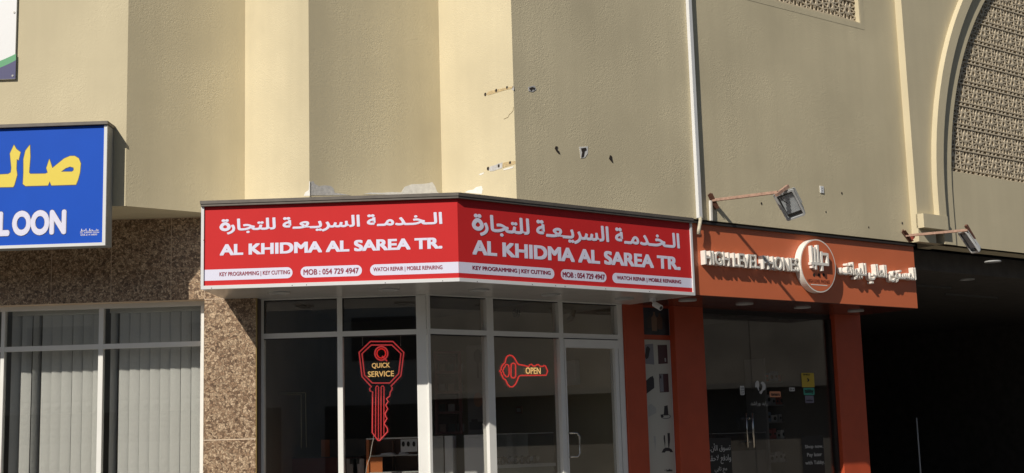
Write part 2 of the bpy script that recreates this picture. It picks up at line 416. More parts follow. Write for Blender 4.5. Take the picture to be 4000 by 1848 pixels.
# soffit of the overhang
bm = tri_bm()
poly = [(-16, P1.y), tuple(P1.xy), tuple(V1.xy), (V1.x, YC+.4), (-16, YC+.4)]
face(bm, [(p[0], p[1], WB+.004) for p in poly]); obj('overhang_soffit', bm, PLASTER_FINE, bld)
# solid behind the zigzag so no light leaks
bm = tri_bm(); face(bm, [(-16, 12.6, 0), (-2.6, 12.6, 0), (-2.6, 12.6, TOPZ), (-16, 12.6, TOPZ)]); 
face(bm, [(-16, 12.6, 0), (-16, P1.y, 0), (-16, P1.y, TOPZ), (-16, 12.6, TOPZ)])
rp = WR.P(12, 0); 
face(bm, [(-16, P1.y, TOPZ), tuple(P1.xy)+(TOPZ,), tuple(V1.xy)+(TOPZ,), tuple(P2.xy)+(TOPZ,), tuple(V2.xy)+(TOPZ,), tuple(P3.xy)+(TOPZ,), (rp.x, rp.y, TOPZ), (rp.x-6, rp.y+8, TOPZ), (-16, 20, TOPZ)])
face(bm, [(-16, 12.5, WB+.3), (CX, 11.4, WB+.3), (P3.x, P3.y+.4, WB+.3), (WR.P(12, 0, -.5).x, WR.P(12, 0, -.5).y, WB+.3), (rp.x-6, rp.y+8, WB+.3), (-16, 20, WB+.3)])
obj('inner_structure', bm, INTD, bld)
# projecting surround with the arch
PW = .085
ARC_C = (10.23-uo, 4.04); ARC_R = 4.0            # outer edge of the archivolt
def arc_u(v, r):                                 # left flank of the arch at height v, radius r
    return ARC_C[0] - math.sqrt(max(r*r - max(v-ARC_C[1], 0)**2, 0))
PE = 12.5
KZ = ur(3600, 893, PW)[1]                        # underside of corbel
def flank(r, z0, z1, n=30):
    return [(arc_u(z0+(z1-z0)*k/n, r), z0+(z1-z0)*k/n) for k in range(n+1)]
# surround panel (left of the arch and below it)
bm = tri_bm()
fl = flank(ARC_R, ARC_C[1]-.2, TOPZ)
face(bm, [WR.P(PU, WB, PW), WR.P(fl[0][0], WB, PW)] + [WR.P(u, v, PW) for u, v in fl] + [WR.P(PU, TOPZ, PW)])
obj('arch_surround', bm, PLASTER_FINE, bld)
bm = tri_bm(); face(bm, [WR.P(PU, WB, 0), WR.P(PU, WB, PW), WR.P(PU, TOPZ, PW), WR.P(PU, TOPZ, 0)])
face(bm, [WR.P(PU, WB, 0), WR.P(PU, WB, PW), WR.P(PE, WB, PW), WR.P(PE, WB, 0)])
obj('surround_edge', bm, PLASTER_FINE, bld)
def ring(name, r0, r1, w0, w1, z0, m=PLASTER_FINE):   # stepped moulding following the arch
    bm = tri_bm(); a, b = flank(r0, z0, TOPZ), flank(r1, z0, TOPZ)
    for i in range(len(a)-1):
        (u0, v0), (u1, v1), (u2, v2), (u3, v3) = a[i], a[i+1], b[i+1], b[i]
        face(bm, [WR.P(u0, v0, w1), WR.P(u3, v3, w1), WR.P(u2, v2, w1), WR.P(u1, v1, w1)])
        face(bm, [WR.P(u0, v0, w1), WR.P(u1, v1, w1), WR.P(u1, v1, w0), WR.P(u0, v0, w0)])
        face(bm, [WR.P(u3, v3, w1), WR.P(u3, v3, w0), WR.P(u2, v2, w0), WR.P(u2, v2, w1)])
    face(bm, [WR.P(*a[0], w1), WR.P(*a[0], w0), WR.P(*b[0], w0), WR.P(*b[0], w1)])
    bmesh.ops.remove_doubles(bm, verts=bm.verts[:], dist=1e-5)
    return obj(name, bm, m, bld)
Z0 = ARC_C[1]-.19
ring('arch_moulding', ARC_R, ARC_R-.13, PW-.12, PW+.065, Z0)
ring('arch_inner_band', ARC_R-.13, ARC_R-.335, -.25, PW+.018, WB)
# corbel block under the moulding
cu0, cu1 = ur(3548, 860, PW)[0]+.0, arc_u(Z0, ARC_R-.13)
B('corbel', PLASTER_FINE, bld, WR, (PU+.0, cu1, KZ, Z0, PW-.02, PW+.075))
# lattice screen field and the plain panel below it
GW = PW-.03
SV = WR.pix(3702, 669, GW)[1]                   # bottom of the lattice
bm = tri_bm(); box(bm, WR, arc_u(WB, ARC_R-.335), PE, WB, SV, -.20, PW-.002); obj('spandrel_panel', bm, PLASTER_FINE, bld)
bm = tri_bm(); box(bm, WR, arc_u(4, ARC_R-.335)-.1, PE, WB+.1, TOPZ, -.42, -.38); box(bm, WR, gu0-.1, gu1+.1, gv0-.1, gv1, -.75, -.70); obj('screen_backing', bm, INTD, bld)
BWD = abs(WR.pix(3807.5, 331, GW)[0]-WR.pix(3753.7, 317, GW)[0]); BHT = .262
def block_mesh(name, bw, bh):
    bm = tri_bm(); F0 = Fr((0, 0), 0)
    def b2(x0, y0, x1, y1, t=.017, d0=-.055, d1=0):
        a, b = Vector((x0, y0)), Vector((x1, y1)); dd = (b-a).normalized(); nn = Vector((-dd.y, dd.x))*(t/2)
        a -= dd*t*.2; b += dd*t*.2
        prism(bm, F0, [tuple(a-nn), tuple(b-nn), tuple(b+nn), tuple(a+nn)], d0, d1)
    cx, cy = bw/2, bh*.60; T = .015
    b2(0, .007, bw, .007, .014, -.055, .002); b2(0, bh*.2, bw, bh*.2, .013, -.055, .001)
    b2(.006, .007, .006, bh, .012, -.055, -.002)
    for t in (.14, .42, .70): b2(bw*t-.014, .010, bw*t+.016, bh*.19, .020, -.055, -.003)
    R1 = bw*.25; S6 = [(cx+R1*math.cos(math.radians(90+60*k)), cy+R1*math.sin(math.radians(90+60*k))*1.1) for k in range(6)]
    for tri in ((0, 2, 4), (1, 3, 5)):
        for i in range(3):
            b2(*S6[tri[i]], *S6[tri[(i+1) % 3]], .019, -.055, -.001-.002*(tri[0]))
    ends = [(cx, bh), (0, bh*.84), (0, bh*.38), (cx, bh*.2), (bw, bh*.38), (bw, bh*.84)]
    for k in range(6): b2(*S6[k], *ends[k], .016, -.055, -.004)
    for x0, y0, x1, y1 in ((0, .38, .27, .2), (1, .38, .73, .2), (0, .84, .27, 1), (1, .84, .73, 1), (.27, .2, .30, .47), (.73, .2, .70, .47), (.27, 1, .30, .74), (.73, 1, .70, .74), (0, .61, .25, .68), (0, .61, .25, .52), (1, .61, .75, .68), (1, .61, .75, .52)):
        b2(bw*x0, bh*y0, bw*x1, bh*y1, .014, -.055, -.005)
    return mesh(name, bm, SCREEN)
SCREEN = mat('weathered_screen_block', (.56, .48, .355), .9, var=.12, vscale=14, bump=.4, bscale=90, bdist=.002)
SBK = block_mesh('screen_block', BWD, BHT)
def place_block(parent, fr, u, v, w):
    o = link('screen_block', SBK, parent); o.location = fr.P(u, v, w)
    o.rotation_euler = (0, 0, fr.a)
    return o
bscr = B('lattice_screen', SCREEN, bld, WR, (arc_u(4, ARC_R-.335)-.0, arc_u(4, ARC_R-.335)+.02, SV, SV+.02, GW-.05, GW-.03))
ub = WR.pix(3753.7, 317, GW)[0]-BWD/2; vb = SV
n = 0
for j in range(0, 9):
    for i in range(-3, 10):
        u = ub+i*BWD; v = vb+j*BHT
        if v > 6.7 or u > ub+5.5*BWD and v < 4: continue
        if u+BWD < arc_u(v, ARC_R-.335)-.02: continue
        if WR.P(u, v).x > 5.4+0*v: pass
        place_block(bld, WR, u, v, GW); n += 1
for j in range(0, 3):
    for i in range(0, 9):
        u = gu1-.012-(i+1)*BWD
        if u < gu0-.1: continue
        place_block(bld, WR, max(u, gu0+.0), gv0+.012+j*BHT-BHT*.1, -.045)
# granite facing: fascia, column
def granite_part(name, fr, *b, parent=bld):
    bm = tri_bm(); box(bm, fr, *b); return obj(name, bm, GRAN, parent, bevel=.0015)
CO = Fr((0, YC), 0)
cu = [CO.pix(797, 1300)[0], CO.pix(1000, 1300)[0]]
B('granite_backing', mat('joint_mortar', (.70, .56, .42), .8), bld, CO, (-16, cu[1]-.003, 2.85, WB+.003, -.3, -.0025), (cu[0]+.003, cu[1]-.003, .15, 2.85, -.14, -.0025))
jx = [CO.pix(x, 1000)[0] for x in (202, 435, 668)]; st_ = jx[1]-jx[0]
xs = [jx[0]+st_*k for k in range(-4, 4)]; xs = [x for x in xs if x < cu[0]-.1] + [cu[0], cu[1]]
WT = CO.pix(500, 1178)[1]
WTOP = WT
for a, b in zip(xs[:-1], xs[1:]):
    granite_part('granite_slab', CO, a+.002, b-.002, 2.853 if a >= cu[0]-.01 else WTOP, WB-.002, -.03, 0)
jz = CO.pix(890, 1717)[1]
for z0, z1 in ((jz+.004, 2.847), (jz-.6+.004, jz-.004), (.15, jz-.604)):
    granite_part('granite_slab', CO, cu[0]+.001, cu[1]-.001, z0, z1, -.04, 0)
B('brass_trim', mat('brass_edge', (.45, .32, .12), .35, metal=.7), bld, CO, (cu[1]-.001, cu[1]+.006, .15, 2.849, -.03, .0008))
B('column_return', mat('dark_return', (.10, .075, .07), .6), bld, CO, (cu[1]+.006, cu[1]+.012, .15, 2.849, -.135, -.031))

# orange piers and header of the phone shop
PIE = .16
def gu(x, y=1500, w=0): return GR.pix(x, y, w)[0]
SBR = 2.86
pA = (gu(2441), gu(2520, 1500)); pB = (gu(2632), gu(2746)); pC = (gu(3259, 1500), gu(3361, 1500))
def orange_pier(u0, u1, w1, side):
    B('painted_pier', ORANGED, bld, GR, (u0, u1, .15, SBR-.002, -.05, w1), bevel=.004)
orange_pier(pA[0]+.004, pA[1], .02, 0); orange_pier(pB[0], pB[1], .05, 0); orange_pier(pC[0], pC[1], .06, 0)
hz = GR.pix(2560, 1300)[1]; 
B('pier_infill', ORANGED, bld, GR, (pA[1], pB[0], .15, SBR-.003, -.08, -.03))
# passage at the right
PS = GR.off(-.1); u_end = pC[1]
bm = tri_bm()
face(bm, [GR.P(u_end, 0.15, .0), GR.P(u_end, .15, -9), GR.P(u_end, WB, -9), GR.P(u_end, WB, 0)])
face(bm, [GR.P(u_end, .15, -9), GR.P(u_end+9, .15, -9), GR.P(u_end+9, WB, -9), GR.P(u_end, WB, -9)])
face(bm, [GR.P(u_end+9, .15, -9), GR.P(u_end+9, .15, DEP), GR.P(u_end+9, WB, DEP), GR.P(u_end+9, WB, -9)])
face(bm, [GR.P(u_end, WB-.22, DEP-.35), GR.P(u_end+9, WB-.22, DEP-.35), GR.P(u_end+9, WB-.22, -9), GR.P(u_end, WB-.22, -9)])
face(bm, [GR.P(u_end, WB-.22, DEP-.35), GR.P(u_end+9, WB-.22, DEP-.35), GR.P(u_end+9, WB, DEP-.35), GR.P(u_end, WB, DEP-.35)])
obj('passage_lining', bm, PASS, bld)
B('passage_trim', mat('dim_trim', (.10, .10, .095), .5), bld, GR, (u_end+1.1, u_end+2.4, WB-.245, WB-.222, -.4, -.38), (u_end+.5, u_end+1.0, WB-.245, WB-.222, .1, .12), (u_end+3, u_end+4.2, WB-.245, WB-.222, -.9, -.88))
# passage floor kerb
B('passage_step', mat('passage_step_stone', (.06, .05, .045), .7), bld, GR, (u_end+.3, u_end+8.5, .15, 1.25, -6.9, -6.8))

# patches, holes and stains on the render
def patch(fr, pl, m, w=.002, name='plaster_patch', thick=.002):
    bm = tri_bm(); prism(bm, fr, [fr.pix(*p) for p in pl], w-thick, w)
    obj(name, bm, m, bld)
def zz(k, l): return [(1000+x/1.431, y/1.431) for x, y in l]
patch(FZ[2], zz(0, [(303,1092),(303,1018),(318,1012),(330,1030),(352,1040),(385,1036),(418,1040),(432,1052),(440,1078),(475,1082),(530,1092)]), GREYFILL)
patch(FZ[2], zz(0, [(600,1085),(640,1076),(700,1078),(760,1074),(812,1076),(830,1045),(870,1030),(930,1028),(965,1024),(985,1018),(1000,1040),(1012,1072),(1025,1080),(1020,1086),(820,1090)]), FILLER)
patch(FZ[1], zz(0, [(268,1095),(276,1076),(296,1062),(299,1014),(302,1014),(302,1095)]), FILLER)
patch(FZ[3], zz(0, [(1165,1076),(1190,1064),(1215,1060),(1232,1046),(1262,1040),(1268,1060),(1262,1085),(1230,1082)]), FILLER)
patch(FZ[3], zz(0, [(1245,976),(1255,970),(1276,963),(1272,972),(1256,980)]), FILLER)
patch(FZ[3], zz(0, [(1300,945),(1312,930),(1340,922),(1356,914),(1380,908),(1376,940),(1350,948),(1330,956),(1308,958)]), GREYFILL)
patch(FZ[3], zz(0, [(1378,912),(1400,906),(1450,900),(1450,916),(1420,926),(1380,938)]), GLUE)
patch(FZ[3], zz(0, [(1380,948),(1400,940),(1440,930),(1438,938),(1412,946),(1386,952)]), FILLER)
patch(FZ[3], zz(0, [(1286,528),(1300,512),(1340,502),(1380,494),(1440,482),(1438,494),(1400,502),(1345,518),(1300,532)]), GLUE)
patch(FZ[3], zz(0, [(1430,500),(1434,482),(1440,480),(1443,500),(1440,508)]), GREYFILL)
for fr, px, py, r in ((FZ[3],1896,369,.012),(FZ[3],1939,354,.012),(FZ[3],1981,342,.010),(FZ[3],1907,659,.013),(FZ[3],1949,648,.012),(FZ[3],1993,636,.011),
                      (WR,3114,838,.006),(WR,3205,745,.004),(WR,3524,872,.010),(WR,2974,795,.010),(WR,3288,755,.010),(WR,3226,828,.007),(WR,3393,888,.008)):
    u, v = fr.pix(px, py); bm = tri_bm(); disc(bm, fr, u, v, 0, .003, r, r*1.3, 9); obj('drill_hole', bm, HOLE, bld)
for l in ([(2173,592),(2166,580),(2170,571),(2178,573),(2175,584),(2184,592),(2186,602),(2179,598)],
          [(2268,580),(2288,577),(2291,586),(2283,592),(2280,612),(2270,616),(2273,596)],
          [(2378,620),(2382,606),(2389,610),(2390,620),(2394,636),(2388,632)],
          [(2066,345),(2078,340),(2090,345),(2086,352),(2080,348),(2074,357)]):
    patch(WR, l, HOLE, .004, 'broken_anchor_hole')
patch(WR, [(2262,574),(2296,572),(2295,600),(2284,616),(2268,618)], FILLER, .0025)
patch(WR, [(2062,340),(2088,334),(2094,350),(2080,360),(2064,356)], GREYFILL, .0025)
bm = tri_bm(); CRK = [(1968,465),(1985,458),(1990,447),(1999,440),(2005,432),(2006,418)]
for a, b in zip(CRK[:-1], CRK[1:]):
    A, Bp = FZ[3].P(*FZ[3].pix(*a), .001), FZ[3].P(*FZ[3].pix(*b), .001); bar(bm, A, Bp, .003, .003)
obj('wall_crack', bm, mat('crack', (.3, .23, .13), .9), bld)
patch(Fr(WR.P(0,0,PW), TH), [(3555,925),(3574,922),(3572,930),(3562,940)], mat('red_paint_splash', (.55, .12, .08), .7), .003, 'paint_splash')

# ================================================================ RED SIGN
rs = thing('red_shop_sign', 'long red fascia sign wrapping the corner above the key shop', 'sign', (CX, YL, SB))
SL0 = FL.pix(786, 1000)[0]; SR1 = FR_.pix(2706, 1000)[0]
for fr, u0, u1 in ((FL, SL0, CX), (FR_, 0, SR1)):
    B('sign_face', RED, rs, fr, (u0+(.012 if fr is FL else 0), u1-(0 if fr is FL else .012), SB+.01, ST-.01, -.02, -.004))
# box body under the wall
bm = tri_bm()
b0 = Vector((CX, YL, 0)) - _n*.025; e0 = FR_.P(SR1, 0, -.025); e1 = FR_.P(SR1, 0, -DEP+.0)
vbox(bm, [(SL0+.003, YL+.025), (b0.x, b0.y), (e0.x, e0.y), (e1.x, e1.y), (GC.x, GC.y), (SL0+.003, YL+DEP)], SB+.012, ST-.012)
obj('sign_box', bm, mat('sign_box_sheet', (.55, .55, .54), .5), rs)
bm = tri_bm()
b1 = Vector((CX, YL, 0)) - _n*.012; e2 = FR_.P(SR1-.003, 0, -.012); e3 = FR_.P(SR1-.003, 0, -DEP+.002)
vbox(bm, [(SL0+.004, YL+.012), (b1.x, b1.y), (e2.x, e2.y), (e3.x, e3.y), (GC.x, GC.y), (SL0+.004, YL+DEP-.002)], SB-.001, SB+.011)
obj('soffit_panel', bm, SOFF, rs)
# white border, top cap (mitred at the corner)
def miter(name, m, w0, w1, z0, z1, ul, urr):
    bm = tri_bm(); n2 = _n
    a0, a1 = Vector((ul, YL-w0, 0)), Vector((ul, YL-w1, 0)); c0, c1 = Vector((CX, YL, 0))+n2*w0, Vector((CX, YL, 0))+n2*w1
    d0, d1 = FR_.P(urr, 0, w0), FR_.P(urr, 0, w1)
    vbox(bm, [a1.xy, c1.xy, c0.xy, a0.xy], z0, z1); vbox(bm, [c1.xy, d1.xy, d0.xy, c0.xy], z0, z1)
    return obj(name, bm, m, rs)
miter('bottom_trim', WHITE, -.02, .008, SB-.002, SB+.026, SL0, SR1)
miter('cap_flashing', CAP, -.12, .034, ST-.026, ST, SL0-.005, SR1-.0)
miter('cap_flashing', CAP, -.10, .028, ST-.044, ST-.0265, SL0, SR1)
B('side_trim', WHITE, rs, FL, (SL0-.001, SL0+.022, SB+.0265, ST-.045, -.02, .008))
B('side_trim', WHITE, rs, FR_, (SR1-.022, SR1+.001, SB+.0265, ST-.045, -.03, .008), (SR1+.0015, SR1+.012, SB, ST-.045, -.3, -.001))
def z3(x, y): return (780+x/2.4075, 740+y/2.4075)
def z4(x, y): return (1750+x/2.4533, 740+y/2.4533)
PV = [FL.pix(*z3(1236, 718))[1], FL.pix(*z3(1236, 822))[1]]
for fr, zf, d in ((FL, z3, dict(ar=(185, 2282), en=(188, 2282), pills=((None, 872), (948, 1525), (1602, None)), tx=((185, 848), (975, 1495), (1632, 2283)), y0=(2255, 212), y1=(1120, 396), e0=(2060, 455), e1=(2060, 564))),
                  (FR_, z4, dict(ar=(232, 2218), en=(238, 2225), pills=((None, 1022), (1085, 1520), (1577, None)), tx=((238, 985), (1100, 1503), (1618, 2232)), y0=(2200, 420), y1=(1185, 520), e0=(2050, 632), e1=(2050, 762)))):
    U_ = lambda x, y: fr.pix(*zf(x, y))[0]
    V_ = lambda p: fr.pix(*zf(*p))[1]
    slope_y = lambda x: 300
    yl = lambda x: zf(0, 0)[1]
    mid = (300 if fr is FL else 420)
    u0, u1 = U_(d['ar'][0], mid), U_(d['ar'][1], mid)
    flat_text('arabic_lettering', 'الـخـدمـة السريـعـة للتجارة', LIL, rs, fr, u0, u1, V_(d['y1']), V_(d['y0']), .0005-.004, bold=.030, arabic=True)
    mid = 540 if fr is FL else 640
    u0, u1 = U_(d['en'][0], mid), U_(d['en'][1], mid)
    flat_text('latin_lettering', 'AL KHIDMA AL SAREA TR.', LIL, rs, fr, u0, u1, V_(d['e1']), V_(d['e0']), .0005-.004, bold=.042)
    ptx = ('KEY PROGRAMMING | KEY CUTTING', 'MOB : 054 729 4947', 'WATCH REPAIR | MOBILE REPAIRING')
    for k, (a, b) in enumerate(d['pills']):
        my = 780 if fr is FL else 820
        ua = (SL0+.012 if fr is FL else 0.001) if a is None else U_(a, my)
        ub_ = (CX-.001 if fr is FL else SR1-.024) if b is None else U_(b, my)
        bm = tri_bm(); pl = rrect(ua, ub_, PV[1], PV[0], (PV[0]-PV[1])/2-.0005, a is not None, b is not None)
        face(bm, [fr.P(u, v, -.0036) for u, v in pl][::-1]); obj('pill_stripe', bm, LIL, rs)
        t0, t1 = U_(d['tx'][k][0], my), U_(d['tx'][k][1], my)
        h = PV[0]-PV[1]; q = .26 if k != 1 else .24
        flat_text('stripe_lettering', ptx[k], LILR, rs, fr, t0, t1, PV[1]+h*q, PV[0]-h*q, -.0031, bold=.022)
for px, py, fr in [(*z3(112, 928), FL), (*z3(870, 903), FL), (*z3(1005, 898), FL), (*z3(1745, 878), FL), (*z3(2285, 860), FL), (*z4(280, 884), FR_), (*z4(808, 911), FR_), (*z4(1030, 923), FR_), (*z4(1120, 928), FR_), (*z4(1510, 953), FR_), (*z4(1932, 978), FR_), (*z3(38, 478), FL)]:
    u, v = fr.pix(px, py, .008); bm = tri_bm(); disc(bm, fr, u, v, .008, .010, .0035, n=8); obj('screw', bm, DARKM, rs)

# downlights in the soffits
def downlight(fr, px, py, z, label, m=None):
    r = FWD*FPX + RIGHT*(px-2000) - UPV*(py-924); t = (z-CAM.z)/r.z; P = CAM + r*t
    d = thing('downlight', label, 'ceiling light', (P.x, P.y, z), 'round downlights in the sign soffits')
    bm = tri_bm(); N = 28
    for ra, rb, za, zb in ((.085, .085, 0, -.012), (.085, .06, -.012, -.014), (.06, .055, -.014, -.004)):
        for k in range(N):
            a, b = 2*math.pi*k/N, 2*math.pi*(k+1)/N
            face(bm, [(P.x+ra*math.cos(a), P.y+ra*math.sin(a), z+za), (P.x+ra*math.cos(b), P.y+ra*math.sin(b), z+za), (P.x+rb*math.cos(b), P.y+rb*math.sin(b), z+zb), (P.x+rb*math.cos(a), P.y+rb*math.sin(a), z+zb)])
    obj('trim_ring', bm, GREYC, d)
    bm = tri_bm(); face(bm, [(P.x+.056*math.cos(2*math.pi*k/N), P.y+.056*math.sin(2*math.pi*k/N), z-.005) for k in range(N)]); obj('lens', bm, mat('downlight_lens', (.5, .5, .48), .3), d)
for px, py, lb in ((1090, 1141, 'round white downlight nearest the granite column under red sign'), (1518, 1129, 'round downlight under the red sign just left of its corner'), (1872, 1131, 'round downlight under red sign above the slanted storefront, first from corner'), (2152, 1149, 'round downlight under red sign above the open key sign'), (2439, 1165, 'round downlight under the right end of the red sign')):
    downlight(FR_, px, py, SB-.001, lb)

# ================================================================ BLUE SIGN and banner
BF = FL.off(.06)
bs = thing('blue_saloon_sign', 'blue lightbox sign with yellow arabic and white saloon lettering', 'sign', BF.P(-4, 3.0))
def z1(x, y): return (x/1.288, y/1.288)
def z2(x, y): return (x/1.2876, 924+y/1.2876)
bu1 = BF.pix(414, 800)[0]; bt = BF.pix(*z1(300, 620))[1]; bb = BF.pix(*z2(300, 52))[1]
bu0 = bu1-3.0
B('sign_box', mat('blue_sign_case', (.30, .31, .31), .5), bs, BF, (bu0, bu1, bb+.004, bt-.012, -.155, -.012), bevel=.003)
B('sign_face', BLUE, bs, BF, (bu0, bu1-.025, bb+.022, bt-.03, -.011, -.003))
B('frame_rail', WHITE, bs, BF, (bu0, bu1+.001, bb, bb+.024, -.012, .006)); B('frame_rail', WHITE, bs, BF, (bu1-.024, bu1+.001, bb+.0245, bt-.03, -.012, .006))
B('cap_flashing', CAP, bs, BF, (bu0, bu1+.01, bt-.026, bt, -.157, .026))
ag = BF.pix(*z1(408, 860))[0]; at_ = BF.pix(*z1(135, 728))[1]; ab = BF.pix(*z1(300, 938))[1]
# arabic word: place so that its right end and heights match
def word(name, s, m, fr, right, vbase, vtop, w, bold, anchor, parent, arabic=True, grow=0, split=False):
    # anchor = (glyph index in visual order, u of its left edge); cap height from the tallest plain stroke
    t = shape_ar(s) if arabic else s
    g = glyphs(t); x0, x1, y0, y1 = text_bbox(g)
    ay1 = text_bbox(glyphs('ﺍ' if arabic else 'H'))[3]
    sv = (vtop-vbase)/ay1; xa = min(v.x for v in g[anchor[0]][0]); su = (right-anchor[1])/(x1-xa)
    gg = list(range(len(g))) if split else [None]
    for k in gg:
        bm = tri_bm()
        for i, (vs, fs) in enumerate(g):
            if k is not None and i != k: continue
            for j in range(9):
                ox, oy = (bold*math.cos(j*math.pi/4), bold*math.sin(j*math.pi/4)) if j < 8 else (0, 0)
                z = w + .0001*(2*j + (i % 2))
                kx = (abs(su)*1.0); q = [bm.verts.new(fr.P(right-(x1-p.x)*su - (.03 if split and i < 3 else 0) + ox*sv*.8 + grow*math.cos(j*math.pi/4)*(j < 8), vbase+p.y*sv + oy*sv + grow*math.sin(j*math.pi/4)*(j < 8), z)) for p in vs]
                for f in fs:
                    try: bm.faces.new([q[a_] for a_ in f])
                    except ValueError: pass
        me = bpy.data.meshes.new(name); bm.to_mesh(me); bm.free(); me.materials.append(m); link(name, me, parent)
ol_ = BF.pix(*z1(64, 1110))[0]
from mathutils.geometry import tessellate_polygon
lam = [(-150, 944), (-150, 882), (0, 878), (40, 876), (54, 868), (57, 845), (50, 772), (70, 729), (82, 750), (103, 766), (93, 806), (84, 800), (82, 850), (86, 880), (72, 930), (66, 941)]
saad = [(150, 729), (152, 790), (146, 868), (152, 875), (228, 874), (240, 868), (233, 846), (248, 800), (263, 846), (285, 828), (322, 798), (352, 785), (376, 785), (396, 797), (406, 822), (402, 868), (392, 905), (382, 929), (258, 933), (250, 912), (241, 933), (128, 936), (115, 926), (118, 868), (118, 800), (128, 758)]
hole = [(306, 864), (330, 846), (352, 838), (370, 843), (371, 856), (362, 864)]
for nm, m_, w_, gr in (('arabic_outline', NAVYEDGE, -.0028, .0055), ('arabic_lettering', YEL, -.0012, 0)):
    bm = tri_bm()
    for polys in ([lam], [saad, hole]):
        uv = [[BF.pix(*z1(x, y+(300-x)*0.0)) for x, y in pl] for pl in polys]
        flat = [p for q in uv for p in q]
        tris = tessellate_polygon([[Vector((u, v, 0)) for u, v in q] for q in uv])
        for j in range(9 if gr else 1):
            ox, oy = (gr*math.cos(j*math.pi/4), gr*math.sin(j*math.pi/4)) if j < 8 else (0, 0)
            vv = [bm.verts.new(BF.P(u+ox, v+oy, w_+.00008*j)) for u, v in flat]
            for t_ in tris: bm.faces.new([vv[k] for k in t_])
    obj(nm, bm, m_, bs)
lr, lt, lb_ = BF.pix(*z1(331, 1100))[0], BF.pix(*z1(300, 1058))[1], BF.pix(*z1(300, 1176))[1]
word('letter_outline', 'SALOON', NAVYEDGE, BF, lr-.006, lb_+.008, lt-.008, -.0028, .05, (3, ol_+.006), bs, False, grow=.004, split=True)
word('letter', 'SALOON', LIL, BF, lr-.006, lb_+.008, lt-.008, -.0008, .05, (3, ol_+.006), bs, False, split=True)
for s_, ya, yb, ar_ in (('خـطـاط', 1150, 1164, True), ('AL SAMIM SIGN', 1166, 1174, False), ('058-614 8800', 1177, 1185, False)):
    x0_, x1_ = BF.pix(*z1(402 if ar_ or 'AL' in s_ else 405, 1170))[0], BF.pix(*z1(498 if 'AL' in s_ or ar_ else 488, 1170))[0]
    flat_text('maker_lettering', s_, LIL, bs, BF, x0_, x1_, BF.pix(*z1(450, yb))[1], BF.pix(*z1(450, ya))[1], -.0028, .02, ar_)
# banner
FW_ = FL.off(-.1)
bn = thing('wall_banner', 'white banner panel with green and navy curved stripes above the blue sign', 'banner', FW_.P(-5, 5.2))
n0 = FW_.pix(64, 200)[0]; n1 = FW_.pix(30, 312)[1]
B('banner_sheet', CREAM, bn, FW_, (n0-2.2, n0, n1, n1+2.4, .002, .022))
gcv = [FW_.pix(*z1(x, y), .023) for x, y in ((80, 270), (60, 280), (40, 289), (20, 298), (0, 306))]; g2 = [FW_.pix(*z1(x, y), .023) for x, y in ((80, 302), (60, 313), (40, 323), (20, 332), (0, 340))]
ext = lambda l, du, dv: l + [(l[-1][0]-.6, l[-1][1]-.10)]
gcv, g2 = ext(gcv, 0, 0), ext(g2, 0, 0)
bm = tri_bm(); face(bm, [FW_.P(u, v, .0225) for u, v in gcv + g2[::-1]]); obj('green_stripe', bm, GREEN, bn)
bm = tri_bm(); face(bm, [FW_.P(u, v, .0225) for u, v in g2 + [(g2[-1][0], n1+.001), (g2[0][0], n1+.001)]]); obj('navy_stripe', bm, NAVY, bn)
for px, py in ((60, 52), (54, 299)):
    u, v = FW_.pix(px, py); bm = tri_bm(); disc(bm, FW_, u, v, .022, .026, .009, n=12); disc(bm, FW_, u, v, .026, .027, .004, n=8); obj('grommet', bm, STEEL, bn)

# ================================================================ LEFT OFFICE WINDOW with blinds
LWY = YC+.13; LW = Fr((0, LWY), 0)
lw = thing('office_window', 'white aluminium framed window with transom left of the granite column', 'window', (-4, LWY, .15))
WH = LW.pix(500, 1182)[1]; wt0, wt1 = LW.pix(500, 1338+3)[1], LW.pix(500, 1357+3)[1]
WH = min(WH, WTOP-.003) if False else WH
vx = [(-60, -38), (2, 16), (384, 402), (783, 796)]
vx = [(LW.pix(a, 1400)[0], LW.pix(b, 1400)[0]) for a, b in vx]
vx[0] = (vx[1][0]-(vx[2][0]-vx[1][0]), vx[1][1]-(vx[2][0]-vx[1][0]))
wl, wr_ = vx[0][0], cu[0]+.12
hd0 = LW.pix(500, 1202)[1]
B('head_frame', ALU, lw, LW, (wl, wr_, hd0, WH+.01, -.05, 0)); B('head_frame', ALU, lw, LW, (wl, wr_, WH+.0105, WH+.05, -.05, .02))
for a, b in vx: B('mullion', ALU, lw, LW, (a, b, .45, hd0-.0005, -.05, .003))
for (a, b), (c, d) in zip(vx[:-1], vx[1:]):
    B('transom', ALU, lw, LW, (b, c, wt1, wt0, -.045, -.001))
    B('sill_rail', ALU, lw, LW, (b, c, .45, .53, -.045, -.001))
    B('glass_pane', GLASS, lw, LW, (b, c, wt0, hd0-.001, -.028, -.024)); B('glass_pane', GLASS, lw, LW, (b, c, .53, wt1, -.028, -.024))
B('window_head', mat('brown_head_trim', (.12, .085, .06), .6), bld, LW, (wl-8, cu[0]+.02, WH+.051, WTOP+.02, -.3, .123))
B('window_jamb_wall', PLASTER_FINE, bld, LW, (wl-8, wl, .15, WH+.05, -.3, .123)); B('window_apron', GRAN, bld, LW, (wl, cu[0]-.002, .15, .45, -.1, .123))
vm = tri_bm(); F0 = Fr((0, 0), 0)
nx = 6
for k in range(nx):
    x0, x1 = -.0425+.085*k/nx, -.0425+.085*(k+1)/nx
    c = lambda x: .003*(1-(x/.0425)**2)
    face(vm, [(x0, -c(x0), 0), (x1, -c(x1), 0), (x1, -c(x1), 1), (x0, -c(x0), 1)])
vme = mesh('vane', vm, VANE, smooth=True)
